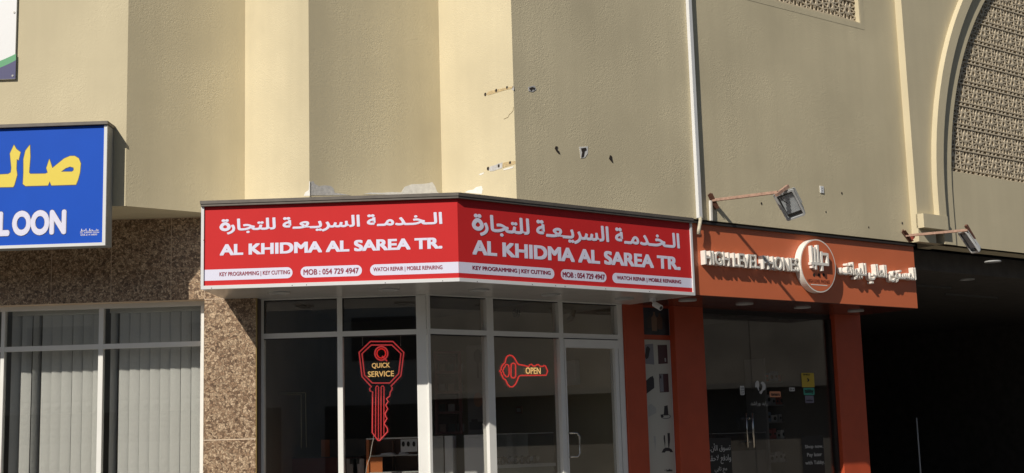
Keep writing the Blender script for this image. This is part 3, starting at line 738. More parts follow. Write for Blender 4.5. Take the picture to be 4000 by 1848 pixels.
for gi, ((a, b), (c, d)) in enumerate(zip(vx[:-1], vx[1:])):
    if gi == 0: continue
    bl = thing('vertical_blind', ('grey vertical blind behind the left pane, one vane twisted open' if gi == 1 else 'grey embossed vertical blind next to the granite column'), 'blind', (b, LWY+.12, .5), 'vertical blinds behind the office window')
    B('head_rail', ALU, bl, LW, (b+.02, c-.01, hd0-.03, hd0+.01, -.16, -.1))
    x = b+.05; k = 0
    while x < c+.02:
        o = link('vane', vme, bl); o.location = (x, LWY+.14+random.uniform(-.002, .002), .55); o.scale = (1, 1, hd0-.56-.02)
        ang = random.uniform(5, 10)
        if gi == 1 and k in (2,): ang = 58
        if gi == 1 and k in (0,): ang = 40
        if gi == 2 and k == 0: ang = 62
        o.rotation_euler = (0, 0, math.radians(ang)); x += .0895 + random.uniform(-.002, .002); k += 1
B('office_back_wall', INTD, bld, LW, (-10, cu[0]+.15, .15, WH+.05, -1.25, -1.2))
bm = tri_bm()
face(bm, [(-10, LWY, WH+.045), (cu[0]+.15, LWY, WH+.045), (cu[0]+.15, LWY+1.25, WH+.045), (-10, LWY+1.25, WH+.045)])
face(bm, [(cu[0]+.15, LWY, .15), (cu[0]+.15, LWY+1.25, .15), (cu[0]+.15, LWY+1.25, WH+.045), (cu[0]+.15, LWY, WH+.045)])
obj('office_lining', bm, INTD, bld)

# ================================================================ KEY SHOP FRONT
ks = thing('key_storefront', 'white aluminium glazed shopfront wrapping the corner under red sign', 'shopfront', (GC.x, GC.y, .15))
HD, T1, T0 = GL.pix(1480, 1160)[1], GL.pix(1480, 1290)[1], GL.pix(1480, 1310)[1]
MD = .09
gl = lambda x, y=1400: GL.pix(x, y)[0]
L_m = [(gl(1012), gl(1030)), (gl(1318), gl(1338))]
Lc = gl(1628)                                    # corner post left edge
kl0 = cu[1]+.013
B('head_frame', ALU, ks, GL, (L_m[0][0], Lc-.0005, HD, SB-.0015, -MD, .002)); 
rm_ = [(gu(1905, 1400), gu(1931, 1400)), (gu(2188, 1400), gu(2204, 1400)), (gu(2418, 1400), gu(2437, 1400))]
R0 = gu(1672, 1400)
B('head_frame', ALU, ks, GR, (R0+.0005, rm_[2][1], HD, SB-.0015, -MD, .002))
B('jamb', ALU, ks, GL, (kl0-.0, L_m[0][1], .15, HD-.0005, -MD, 0)); B('jamb_panel', ALU, ks, GL, (kl0, L_m[0][0]-.0005, HD, SB-.0015, -MD, -.002))
B('mullion', ALU, ks, GL, (L_m[1][0], L_m[1][1], .15, HD-.0005, -MD, 0))
bm = tri_bm(); c1 = GL.P(Lc, 0, .004); c2 = GC + _n*.004; c3 = GR.P(R0, 0, .004); c4 = GR.P(R0, 0, -MD); c5 = GC - _n*MD; c6 = GL.P(Lc, 0, -MD)
vbox(bm, [p.xy for p in (c1, c2, c3, c4, c5, c6)], .15, SB-.002); obj('corner_post', bm, ALU, ks, bevel=.002)
for a, b in rm_: B('mullion', ALU, ks, GR, (a, b, .15, HD-.0005, -MD, 0))
pan = [(GL, L_m[0][1], L_m[1][0]), (GL, L_m[1][1], Lc), (GR, R0, rm_[0][0]), (GR, rm_[0][1], rm_[1][0]), (GR, rm_[1][1], rm_[2][0])]
for i, (fr, a, b) in enumerate(pan):
    B('transom', ALU, ks, fr, (a, b, T0, T1, -MD+.01, -.002))
    B('transom_pane', GLASS, ks, fr, (a, b, T1, HD, -.05, -.046))
    B('gasket', BLACK, ks, fr, (a, b, HD-.006, HD-.0005, -.046, -.012), (a, b, T0-.006, T0-.0005, -.046, -.012), (a, a+.006, T1, HD-.006, -.046, -.012))
    if i < 4:
        B('glass_pane', GLASS, ks, fr, (a, b, .55, T0, -.05, -.046)); B('bottom_rail', ALU, ks, fr, (a, b, .15, .55, -MD+.01, -.01))
# door in the last bay
da, db = rm_[1][1]+.004, rm_[2][0]-.004
door = B('door', ALU, ks, GR, (da, db, T0-.087, T0-.01, -.06, .008), (da, da+.012, .17, T0-.087, -.06, .008), (db-.055, db-.017, .17, T0-.087, -.06, .008), (da+.012, db-.055, .17, .4, -.055, .004))
B('door_stop', ALU, ks, GR, (db-.013, db-.0005, .17, T0-.012, -.06, -.004))
def sub(name, bm, m, parent):
    o = obj(name, bm, m); o.parent = parent; o.matrix_parent_inverse = Matrix.Identity(4)
    return o
bm = tri_bm(); box(bm, GR, da+.012, db-.055, .4, T0-.087, -.03, -.026); B('door_glass', GLASS, ks, GR, (da+.012, db-.055, .4, T0-.087, -.03, -.026)); bm.free()
hu = da+.012; hv0, hv1 = GR.pix(2230, 1785)[1], GR.pix(2230, 1692)[1]
hp = [GR.P(hu, hv1, .008), GR.P(hu+.0, hv1, .035), GR.P(hu+.055, hv1-.002, .06), GR.P(hu+.08, hv1-.03, .062), GR.P(hu+.08, (hv0+hv1)/2, .062), GR.P(hu+.08, hv0+.03, .062), GR.P(hu+.055, hv0+.002, .06), GR.P(hu, hv0, .035), GR.P(hu, hv0, .008)]
bm = tri_bm(); tube(bm, hp, .009, 8); obj('door_handle', bm, STEEL, ks, smooth=True)

# ---- neon key signs (inside the glass)
def neon(name, label, cat, fr, paths, texts, plate, w=-.10):
    ox, oy = paths[0][0][0]
    t = thing(name, label, cat, fr.P(*fr.pix(ox, oy, w), w))
    for pts_, m, r, cl in paths:
        bm = tri_bm(); tube(bm, [fr.P(*fr.pix(x, y, w), w) for x, y in pts_], r, 6, cl); obj('neon_tube', bm, m, t, smooth=True)
    for s, x0, x1, y0, y1, m, b in texts:
        u0, _v = fr.pix(x0, (y0+y1)/2, w); u1, _v = fr.pix(x1, (y0+y1)/2, w); v1 = fr.pix((x0+x1)/2, y0, w)[1]; v0 = fr.pix((x0+x1)/2, y1, w)[1]
        flat_text('neon_lettering', s, m, t, fr, u0, u1, v0, v1, w+.004, b)
    bm = tri_bm(); prism(bm, fr, [fr.pix(x, y, w) for x, y in plate], w-.014, w-.010); obj('acrylic_backing', bm, ACRY, t)
    return t
def k1(l): return [(980+x/1.5903, 1100+y/1.5903) for x, y in l]
outer = k1([(742,372),(882,372),(950,440),(932,585),(870,650),(878,658),(876,672),(866,686),(862,712),(842,728),(853,745),(838,768),(850,790),(834,820),(838,840),(846,850),(828,882),(848,912),(850,932),(800,988),(790,988),(754,938),(756,684),(740,680),(738,662),(750,656),(690,590),(672,440)])
inner = k1([(748,394),(876,394),(932,448),(918,572),(862,630),(754,630),(706,582),(690,448)])
r1 = k1([(774, 958), (776, 656), (781, 649), (788, 649), (793, 656), (792, 982)]); r2 = k1([(808, 978), (809, 656), (814, 649), (822, 649), (827, 656), (826, 950)])
qc = [(980+(810+40*math.cos(a))/1.5903, 1100+(446+42*math.sin(a))/1.5903) for a in [2*math.pi*k/24 for k in range(24)]]
qi = [(980+(810+27*math.cos(a))/1.5903, 1100+(446+29*math.sin(a))/1.5903) for a in [2*math.pi*k/20 for k in range(20)]]
plate1 = k1([(735,355),(890,355),(968,432),(948,595),(890,655),(888,690),(872,720),(868,880),(872,940),(808,1003),(782,1003),(740,950),(742,700),(724,690),(724,655),(670,600),(655,432)])
qs = neon('quick_service_neon_sign', 'lit red neon key sign reading quick service in the shop window', 'neon sign', GL,
     [(outer, NEONP, .0055, True), (inner, NEONP, .0055, True), (r1, NEONP, .0045, False), (r2, NEONP, .0045, False), (qc, NEONP, .0065, True), (qi, NEONR, .005, True), (k1([(815, 462), (830, 478), (846, 494)]), NEONP, .006, False)],
     [('QUICK', *[k1([(x, 0)])[0][0] for x in (752, 864)], k1([(0, 505)])[0][1], k1([(0, 541)])[0][1], NEONY, .01), ('SERVICE', *[k1([(x, 0)])[0][0] for x in (727, 889)], k1([(0, 556)])[0][1], k1([(0, 591)])[0][1], NEONY, .01)], plate1)
bm = tri_bm()
for x in (1416, 1565):
    tube(bm, [GL.P(*GL.pix(x, 1352, -.1), -.1), GL.P(*GL.pix(x, 1310, -.1), -.1)], .002, 5)
cw = [(1460, 1700), (1458, 1718), (1452, 1745), (1447, 1780), (1440, 1800), (1432, 1825), (1428, 1860)]
tube(bm, [GL.P(*GL.pix(x, y, -.12), -.12) for x, y in cw], .003, 5)
obj('hanging_wire', bm, mat('white_wire', (.6, .55, .52), .5), qs)
def k2(l): return [(1640+x/2.1714, 1300+y/2.1714) for x, y in l]
key2 = k2([(762,190),(785,196),(805,218),(822,250),(838,270),(868,274),(880,276),(925,288),(932,272),(945,266),(962,282),(978,282),(990,272),(1005,270),(1022,284),(1040,286),(1052,278),(1066,282),(1084,325),(1072,360),(852,362),(838,372),(828,400),(812,436),(790,458),(765,458),(744,436),(728,400),(708,388),(700,368),(690,352),(690,338),(676,325),(690,312),(690,296),(698,278),(712,262),(722,255),(732,215),(745,196)])
l1 = [(k2([(793+22*math.cos(a)*.9, (282 if math.sin(a) < 0 else 360)+24*math.sin(a))])[0]) for a in [2*math.pi*k/20 for k in range(20)]]
l2 = k2([(738,268),(752,275),(757,300),(757,350),(750,370),(735,376),(724,362),(712,352),(712,340),(703,330),(704,318),(712,308),(712,296),(724,288),(726,272)])
plate2 = k2([(762,176),(800,190),(835,250),(870,262),(1075,262),(1098,325),(1080,374),(860,376),(825,440),(790,474),(740,466),(712,400),(680,360),(664,325),(680,280),(712,240),(735,190)])
neon('open_neon_sign', 'lit red neon key sign reading open behind the slanted glass', 'neon sign', GR, [(key2, NEONR, .006, True), (l1, NEONR, .006, True), (l2, NEONR, .0055, True)],
     [('OPEN', *[k2([(x, 0)])[0][0] for x in (895, 1022)], k2([(0, 294)])[0][1], k2([(0, 350)])[0][1], NEONY, .02)], plate2)

# ---- interior of the key shop
shell = tri_bm()
k_r = rm_[2][1]
pA1 = GR.P(k_r, 0, -MD); pB1 = GR.P(k_r, 0, -3.4); zz0, zz1 = .15, 3.0
wallL = cu[1]+.02
def quad(bm, a, b, z0, z1): face(bm, [(a[0], a[1], z0), (b[0], b[1], z0), (b[0], b[1], z1), (a[0], a[1], z1)])
quad(shell, pA1, pB1, zz0, zz1)
obj('partition_wall', shell, INTW, bld)
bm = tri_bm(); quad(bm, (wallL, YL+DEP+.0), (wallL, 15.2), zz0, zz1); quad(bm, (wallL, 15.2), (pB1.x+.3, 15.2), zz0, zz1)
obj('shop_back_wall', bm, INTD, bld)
bm = tri_bm(); face(bm, [(wallL, YL+DEP, zz1), (GC.x, GC.y, zz1), (pA1.x, pA1.y, zz1), (pB1.x, pB1.y, zz1), (pB1.x+.3, 15.2, zz1), (wallL, 15.2, zz1)]); obj('shop_ceiling', bm, mat('shop_ceiling_tile', (.22, .21, .19), .9), bld)
bm = tri_bm(); face(bm, [(wallL, YL+DEP, .155), (GC.x, GC.y, .155), (pA1.x, pA1.y, .155), (pB1.x, pB1.y, .155), (pB1.x+.3, 15.2, .155), (wallL, 15.2, .155)]); obj('shop_floor', bm, mat('shop_floor_tile', (.18, .16, .14), .4), bld)
# things on the partition wall
PT_ = fr2(pB1, pA1)
def on_part(x, y): return PT_.pix(x, y)
u0, v1 = on_part(2218, 1412); u1, v0 = on_part(2268, 1502)
t = thing('electrical_box', 'grey electrical distribution box on the wall behind the glass door', 'box', PT_.P(u0, v0))
B('enclosure', GREYC, t, PT_, (u0, u1, v0, v1, .0, .07), bevel=.004); B('latch', BLACK, t, PT_, (u0+(u1-u0)*.12, u0+(u1-u0)*.36, (v0+v1)/2-.012, (v0+v1)/2+.012, .07, .08))
u0, v1 = on_part(2018, 1588); u1, v0 = on_part(2042, 1616)
t = thing('wall_switch', 'small dark wall socket on the beige wall below the open sign', 'switch', PT_.P(u0, v0))
B('switch_plate', CNTD, t, PT_, (u0, u1, v0, v1, 0, .012)); B('rocker', GREYC, t, PT_, (u0+.2*(u1-u0), u1-.2*(u1-u0), v0+.25*(v1-v0), v1-.25*(v1-v0), .012, .016))
u0, v0 = on_part(2021, 1223)
t = thing('wall_vent', 'dark round vent high on the wall seen through the transom', 'vent', PT_.P(u0, v0))
bm = tri_bm(); disc(bm, PT_, u0, v0, 0, .03, .045); obj('vent_disc', bm, BLACK, t); bm = tri_bm(); disc(bm, PT_, u0, v0, .03, .036, .02); obj('vent_hub', bm, DARKM, t)
# picture panel of keys seen through first slanted pane
KP = Fr((0, 13.1), math.radians(8))
def onk(x, y): return KP.pix(x, y)
u0, v1 = onk(1822, 1350); u1, v0 = onk(1912, 1700)
t = thing('key_picture_board', 'pale board with pictures of a car key and a fob behind first slanted pane', 'poster', KP.P(u0, v0))
B('board', mat('grey_board', (.14, .14, .14), .6), t, KP, (u0, u1, v0, v1, -.02, 0))
ku, kv = onk(1866, 1392); bm = tri_bm(); disc(bm, KP, ku, kv, .001, .003, .038, .07, 20); box(bm, KP, ku-.012, ku+.008, kv-.21, kv-.06, .001, .0035); obj('key_picture', bm, BLACK, t)
ku, kv = onk(1868, 1562); bm = tri_bm(); disc(bm, KP, ku, kv, .001, .003, .045, .07, 20); obj('fob_picture', bm, CNTD, t)
ku, kv = onk(1862, 1660); bm = tri_bm(); box(bm, KP, ku-.07, ku+.07, kv-.045, kv+.03, .001, .003); box(bm, KP, ku-.05, ku+.01, kv+.03, kv+.055, .001, .003); obj('device_picture', bm, BLACK, t)
u0, v1 = onk(1695, 1372); u1, v0 = onk(1808, 1695)
t = thing('red_shelf_cabinet', 'dark red wooden wall cabinet with shelves behind the corner post', 'cabinet', KP.P(u0, v0))
B('cabinet_back', CNTR, t, KP, (u0, u1, v0, v1, -.32, -.30)); B('side_panel', CNTR, t, KP, (u0, u0+.03, v0, v1, -.30, 0)); B('side_panel', CNTR, t, KP, (u1-.03, u1, v0, v1, -.30, 0))
for k in range(5):
    z = v0+(v1-v0-.025)*k/4; B('shelf', CNTR, t, KP, (u0+.03, u1-.03, z, z+.025, -.30, -.005))
    if k < 4:
        for q in range(3): B('boxed_key_stock', (CNTD, BLACK, GREYC)[(k+q) % 3], t, KP, (u0+.05+q*.09, u0+.11+q*.09, z+.026, z+.10, -.25, -.15))
# grey and white counters low down
CP = Fr((0, 12.15), 0)
def onc(x, y, w=0): return CP.pix(x, y, w)
cabs = (((1678, 1704), (1735, 1900), GREYC, 'grey counter front panel behind the corner post'), ((1736, 1703), (1772, 1900), LGREY, 'narrow bright panel beside the grey counter'), ((1812, 1700), (1925, 1900), LGREY, 'pale counter catching a patch of sun below the key board'))
for i, ((xa, ya), (xb, yb), m, lb) in enumerate(cabs):
    u0, v1 = onc(xa, ya); u1, v0 = onc(xb, yb)
    t = thing('low_counter', lb, 'counter', CP.P(u0, .155)); B('counter_body', m, t, CP, (u0, u1, .157, v1-.02, -.45, 0), bevel=.003); B('counter_top', m, t, CP, (u0, u1, v1-.0195, v1, -.46, .006))
# watch case behind the open sign pane
WC = GR.off(-.42)
u0, v1 = WC.pix(1955, 1697); u1, v0 = WC.pix(2165, 1800); vs = WC.pix(2060, 1812)[1]
t = thing('watch_display_case', 'glass display counter holding a row of watches below the open sign', 'display case', WC.P(u0, .155))
B('case_base', mat('grey_green_laminate', (.22, .23, .19), .5), t, WC, (u0-.1, u1, .157, vs-.03, -.4, 0), bevel=.003); B('case_shelf', GREYC, t, WC, (u0-.1, u1+.01, vs-.03, vs, -.4, .01)); 
B('case_glass', ACRY, t, WC, (u0-.1, u1, vs+.001, v1, -.004, 0)); B('case_top', GREYC, t, WC, (u0-.1, u1, v1, v1+.006, -.4, 0)); B('case_back', GREYC, t, WC, (u0-.1, u1, vs+.001, v1, -.4, -.39))
for k in range(7):
    cu_ = u0+.02+k*.075
    w_ = thing('wrist_watch', '%s wrist watch from the left in the glass counter below the open sign' % ('first second third fourth fifth sixth seventh'.split()[k]), 'watch', WC.P(cu_, vs), 'wrist watches in the display case')
    bm = tri_bm(); ring_ = [WC.P(cu_+.003*math.cos(a), vs+.036+.034*math.cos(a), -.10+.03*math.sin(a)) for a in [2*math.pi*q/12 for q in range(12)]]
    tube(bm, ring_, .008, 5, True); obj('strap', bm, BLACK, w_); bm = tri_bm(); disc(bm, WC, cu_, vs+.045, -.065, -.055, .021, n=14); obj('watch_face', bm, (STEEL, DARKM, GREYC)[k % 3], w_)
# brown / orange display cabinet behind the QUICK SERVICE pane
OC = Fr((0, 12.0), 0)
def ono(x, y): return OC.pix(x, y)
def k3(x, y): return (1240+x/4.76, 1598+y/4.76)
u0, v1 = ono(*k3(905, 545)); u1 = ono(*k3(1900, 545))[0]
t = thing('display_cabinet', 'orange and brown display cabinet with a white edged glass top', 'cabinet', OC.P(u0, .155))
B('end_panel', CNT, t, OC, (u0, u0+.022, .157, v1-.012, -.5, .0)); B('top_trim', WHITE, t, OC, (u0, u1, v1-.012, v1, -.02, .004)); B('back_panel', CNTD, t, OC, (u0+.0225, u1, .157, v1-.013, -.5, -.49))
B('glass_top', ACRY, t, OC, (u0+.03, u1, v1-.01, v1-.004, -.5, -.021))
for yy, m in ((855, GREYC), (1170, GREYC)):
    z = ono(*k3(1300, yy))[1]; B('shelf', m, t, OC, (u0+.0225, u1, z-.012, z, -.489, -.01))
B('lower_front', CNT, t, OC, (u0+.023, u0+.14, .2, ono(*k3(1000, 900))[1], -.05, -.02)); B('divider', CNTD, t, OC, (ono(*k3(1310, 800))[0], ono(*k3(1318, 800))[0]+.004, .2, v1-.02, -.489, -.3))
zs = ono(*k3(1300, 855))[1]
u_, v_ = ono(*k3(1542, 565)); u2_, v2_ = ono(*k3(1850, 790))
pk = thing('accessory_pack', 'pale hanging pack with three dark oval accessories in the cabinet', 'packaging', OC.P(u_, v2_))
B('card', LGREY, pk, OC, (u_, u2_, v2_, v_, -.03, -.025))
for x in (1592, 1685, 1790):
    a_, b_ = ono(*k3(x, 650)); bm = tri_bm(); disc(bm, OC, a_, b_, -.025, -.012, .0135, .024, 14); obj('oval_piece', bm, BLACK, pk)
for i, (x0, x1, y0) in enumerate(((1150, 1420, 815), (1490, 1640, 790), (1620, 1720, 840))):
    a_ = ono(*k3(x0, 850))[0]; b_ = ono(*k3(x1, 850))[0]; c_ = ono(*k3(x0, y0))[1]
    h = c_-zs; pk = thing('flat_parcel', ('clear plastic parcel lying on the cabinet shelf', 'small clear packet right of the parcel', 'tiny white card at the shelf edge')[i], 'parcel', OC.P(a_, zs))
    bm = tri_bm(); prism(bm, OC, [(a_, zs), (b_, zs), (b_-.01, zs+h*.6), (a_+(b_-a_)*.6, zs+h), (a_+.012, zs+h*.7)], -.2-.05*i, -.05); obj('wrapping', bm, LGREY, pk); B('label_card', WHITE, pk, OC, (a_+.01, a_+.03, zs+.002, zs+.012, -.0498, -.049))
# left counter further back
OB = Fr((0, 12.6), 0)
def onb(x, y): return OB.pix(x, y)
u0, v1 = onb(*k3(20, 575)); u1 = onb(*k3(810, 575))[0]
t = thing('back_counter', 'long brown and red counter deeper inside left of the display cabinet', 'counter', OB.P(u0, .155))
B('counter_front', CNTR, t, OB, (u0-.45, u1, .157, onb(*k3(200, 905))[1], -.3, 0)); B('upper_panel', INTD, t, OB, (u0-.0, u1, onb(*k3(200, 900))[1], v1, -.32, -.30)); B('orange_panel', CNT, t, OB, (u0-.02, u0+.06, onb(*k3(200, 900))[1], v1, -.28, -.26)); B('counter_top', BLACK, t, OB, (u0-.45, u1, onb(*k3(200, 904))[1], onb(*k3(200, 890))[1], -.3, .01))
for i, x in enumerate((570, 690, 850)):
    a_ = onb(*k3(x, 900))[0]; q = thing('drawer_unit', ('darker grey drawer unit at left in front of the back counter', 'paler grey drawer unit to the right in front of the back counter')[i], 'drawers', OB.P(a_, .155), 'grey drawer units under the back counter') if i < 2 else None
    if q: B('drawer_body', (GREYC, LGREY)[i], q, OB, (a_, a_+.10, .157, onb(*k3(x, 925))[1], .012, .10)); B('drawer_slot', BLACK, q, OB, (a_+.03, a_+.06, 1.42, 1.47, .10, .103))
# rods added in place of yellowish reflections of the sign frame in left pane
LS = Fr((0, 11.95), 0)
def q1(x, y): return (980+x/1.5903, 1100+y/1.5903)
t = thing('sign_frame_reflection', 'thin pale rods standing in for sign frame reflections in the leftmost storefront pane', 'reflection', LS.P(*LS.pix(*q1(80, 700))))
BR = mat('pale_reflection_rod', (.30, .27, .17), .4, metal=.5)
for l in ([(78, 694), (340, 690)], [(78, 706), (312, 700)], [(155, 706), (162, 1025)], [(312, 700), (314, 1035)], [(340, 690), (344, 1030)]):
    bm = tri_bm(); tube(bm, [LS.P(*LS.pix(*q1(*p))) for p in l], .0035, 6); obj('reflection_rod', bm, BR, t)
# pale cupboard side at left edge
u0, v1 = LS.pix(1036, 1332); u1 = LS.pix(1056, 1332)[0]
t = thing('narrow_side_panel', 'narrow pale panel just inside the left jamb of the storefront', 'panel', LS.P(u0-.05, .155)); B('panel_sheet', INTW, t, LS, (u0-.06, u1, .157, v1, .3, .32)); B('panel_edge', ALU, t, LS, (u1+.0005, u1+.008, .157, v1, .3, .325))

# ================================================================ ORANGE SIGN
OSW = -.03
OS = FR_.off(OSW)
ou0, ou1 = SR1+.016, OS.pix(3581, 1150)[0]; ot, ob_ = WB-.02, 2.857
og = thing('orange_phone_sign', 'orange composite fascia sign with raised white letters and round logo', 'sign', OS.P(ou0, ob_))
B('sign_panel', ORANGE, og, OS, (ou0, ou1, ob_, ot-.02, -.03, 0)); B('sign_box', ORANGE, og, OS, (ou0, ou1-.003, ob_+.002, ot-.022, -DEP+.16, -.0305))
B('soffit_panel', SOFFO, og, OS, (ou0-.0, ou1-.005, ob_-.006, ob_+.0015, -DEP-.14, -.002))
B('cap_flashing', DARKM, og, OS, (ou0, ou1-.001, ot-.0195, ot, -.2, .028))
def z5(x, y): return (2650+x/2.576, 820+y/2.576)
def letters3d(s, arabic, fr, u0, u1, v0, v1, w0, w1, off, parent):
    t = shape_ar(s) if arabic else s
    for pas, (o_, ww, mm, dz) in enumerate(((off, (w0, w1), LETW, 0), (off*.45, (w1-.01, w1+.0006), LETD, .0), (-off*.15, (w1-.01, w1+.0018), LETW, .0))):
        g = glyphs(t, o_, 1.0)
        if pas == 0: x0, x1, y0, y1 = text_bbox(g); roots = []
        for i, (vs, fs) in enumerate(g):
            bm = tri_bm(); su, sv = (u1-u0)/(x1-x0), (v1-v0)/(y1-y0)
            q = [bm.verts.new(fr.P(u0+(p.x-x0)*su, v0+(p.y-y0)*sv, (ww[1] if p.z > 0 else ww[0]) + (.0004 if i % 2 else 0))) for p in vs]
            for f in fs:
                try: bm.faces.new([q[a] for a in f])
                except ValueError: pass
            if pas == 0: roots.append(obj('letter', bm, mm, parent))
            else: sub('letter_outline' if pas == 1 else 'letter_face', bm, mm, roots[i])
LF = .062
def o_uv(x, y, w=LF): return OS.pix(*z5(x, y), w)
letters3d('HIGH LEVEL PHONES', False, OS, o_uv(270, 480)[0], o_uv(1218, 560)[0], o_uv(290, 549)[1], o_uv(290, 406)[1], .004, LF, .018, og)
letters3d('المستوى العالي للهواتف', True, OS, o_uv(1640, 600)[0], o_uv(2392, 640)[0], o_uv(1950, 742)[1], o_uv(2350, 578)[1], .004, LF, .018, og)
# round logo
dc = o_uv(1412, 562, .085); dr = (o_uv(1412, 298, .085)[1]-o_uv(1412, 830, .085)[1])/2
bm = tri_bm(); disc(bm, OS, *dc, .004, .080, dr, n=64); obj('logo_rim', bm, LETW, og)
bm = tri_bm(); disc(bm, OS, *dc, .0805, .0815, dr-.012, n=64); obj('logo_face', bm, ORANGE, og)
def lg(x, y): return OS.pix(3100+x/4.409, 900+y/4.409, .12)
LGB = [((318, 262), (336, 645)), ((372, 290), (392, 672)), ((420, 250), (432, 548)), ((487, 362), (498, 695)), ((590, 395), (592, 600))]
bm = None
hh = lg(430, 575)
for (xa, ya), (xb, yb) in LGB:
    ua, va = lg(xa, ya); ub2, vb2 = lg(xb, yb); B('logo_bar', LETW, og, OS, (ua-.012, ua+.012, vb2, va, .082, .118))
ua = lg(330, 560)[0]; ub2 = lg(605, 585)[0]; B('logo_bar', LETW, og, OS, (ua-.02, ub2+.005, hh[1]-.013, hh[1]+.013, .082, .1195))
ua, va = lg(490, 380); ub2 = lg(575, 400)[0]; B('logo_bar', LETW, og, OS, (ua+.0125, ub2+.01, va-.026, va, .082, .1175))
for x in (353, 438, 520):
    a_, b_ = OS.pix(3100+x/4.409, 900+768/4.409, .083); bm = tri_bm(); disc(bm, OS, a_, b_, .0816, .0835, .017, n=16); obj('logo_dot', bm, HOLE, og)
p0, p1 = OS.pix(3100+245/4.409, 900+870/4.409, .083), OS.pix(3100+625/4.409, 900+890/4.409, .083)
flat_text('logo_lettering', 'HIGH LEVEL PHONES', mat('dark_orange_print', (.22, .05, .025), .5), og, OS, p0[0], p1[0], (p0[1]+p1[1])/2-.018, (p0[1]+p1[1])/2+.018, .0816, .02)
p0, p1 = OS.pix(3100+302/4.409, 900+935/4.409, .083), OS.pix(3100+582/4.409, 900+948/4.409, .083)
B('logo_underline', LETW, og, OS, (p0[0], p1[0], (p0[1]+p1[1])/2-.004, (p0[1]+p1[1])/2+.004, .0816, .083))
for i, (px, py) in enumerate(((2686, 1171), (2908, 1185), (3134, 1199), (3343, 1213))):
    downlight(FR_, px, py, ob_-.006, ('round downlight under the orange sign beside the red sign end', 'round downlight under orange sign above the left of phone shop glass', 'round downlight under orange sign above the round logo', 'round downlight at the right end of the orange sign')[i])
# passage downlights
for i, (px, py) in enumerate(((3878, 1020), (3778, 1090))):
    downlight(FR_, px, py, WB-.221, ('unlit round downlight in dark passage ceiling, right one', 'unlit round downlight in dark passage ceiling, left one')[i])

# ================================================================ PHONE SHOP FRONT
pg = thing('phone_storefront', 'dark frameless glass shopfront with double door between orange piers', 'shopfront', GR.P(pB[1], .15))
g0, g1 = pB[1]+.002, pC[0]-.002; GH = GR.pix(2990, 1236)[1]
dm = gu(2950, 1600)
fz = (g0, gu(2895, 1600), dm, g1)
B('glass_door', GLASSD, pg, GR, (g0+.01, dm-.004, .2, GH, -.03, -.02)); B('glass_door', GLASSD, pg, GR, (dm+.004, g1-.03, .2, GH, -.03, -.02))
B('head_channel', BLACK, pg, GR, (g0, g1, GH, SBR-.002, -.06, -.004)); B('right_jamb', DARKM, pg, GR, (g1-.0295, g1, .15, GH-.0005, -.06, .01)); B('left_jamb', DARKM, pg, GR, (g0, g0+.0095, .15, GH-.0005, -.06, .0))
def z6(x, y): return (2600+x/2.6557, 1400+y/2.6557)
def g6(x, y, w=0): return GR.pix(*z6(x, y), w)
for xa, xb, ya, yb in ((875, 905, 565, 925), (812, 822, 565, 925)):
    a_, b_ = g6(xa, ya), g6(xb, yb)
    bm = tri_bm(); tube(bm, [GR.P(a_[0], a_[1], .03), GR.P(a_[0], b_[1], .03)], .011 if xa > 850 else .007, 10); obj('pull_handle', bm, STEEL, pg, smooth=True)
for y in (625, 870):
    a_ = g6(850, y); bm = tri_bm(); tube(bm, [GR.P(*a_, -.018), GR.P(*a_, .03)], .010, 8); obj('handle_fixing', bm, STEEL, pg)
# stickers & vinyl on the glass
STW = -.0185
def vinyl(name, label, x0, y0, x1, y1, m, texts=()):
    ym = (y0+y1)/2; a_ = g6(x0, ym)[0]; b_ = g6(x1, ym)[0]; c_, d_ = g6((x0+x1)/2, y1)[1], g6((x0+x1)/2, y0)[1]
    t = thing(name, label, 'sticker', GR.P(a_, c_))
    bm = tri_bm(); face(bm, [GR.P(u, v, STW) for u, v in rrect(a_, b_, c_, d_, min(.012, (d_-c_)*.2))][::-1]); obj('vinyl_sheet', bm, m, t)
    for s, tx0, ty0, tx1, ty1, tm, b, ar_ in texts:
        flat_text('vinyl_lettering', s, tm, t, GR, g6(tx0, ty0)[0], g6(tx1, ty1)[0], g6((tx0+tx1)/2, ty1)[1], g6((tx0+tx1)/2, ty0)[1], STW+.0006, b, ar_)
    return t
VB = mat('black_vinyl', (.010, .010, .010), .5); VW = mat('white_vinyl', (.52, .52, .50), .6)
vinyl('shop_now_sticker', 'black sticker reading shop now pay later in white english', 1435, 805, 1660, 1250, VB, (('Shop now.', 1458, 895, 1648, 940, VW, .01, False), ('Pay later', 1480, 978, 1636, 1028, VW, .01, False), ('with Tabby.', 1462, 1060, 1664, 1110, VW, .01, False)))
vinyl('arabic_sticker', 'black sticker with three lines of white arabic at left of door', 425, 825, 700, 1250, VB, (('تسوق الأن.', 468, 880, 688, 972, VW, .01, True), ('وادفع لاحقاً'.replace('ً', ''), 466, 998, 694, 1096, VW, .01, True), ('مع تابي', 520, 1120, 652, 1190, VW, .01, True)))
tt = vinyl('yellow_sticker', 'yellow square warning sticker on the right door pane', 1425, 150, 1556, 298, YST, (('SMILE', 1440, 158, 1510, 176, VB, .02, False),))
a_, b_ = g6(1492, 222); bm = tri_bm(); prism(bm, GR, [(a_-.018, b_+.022), (a_+.008, b_+.014), (a_+.02, b_-.004), (a_+.01, b_-.016), (a_-.018, b_-.022), (a_-.006, b_-.004)][::-1], STW+.0003, STW+.001); obj('camera_symbol', bm, VB, tt)
vinyl('green_sticker', 'green payment sticker below the yellow one', 1445, 304, 1558, 380, GRN, (('tabby', 1454, 316, 1550, 370, VB, .04, False),))
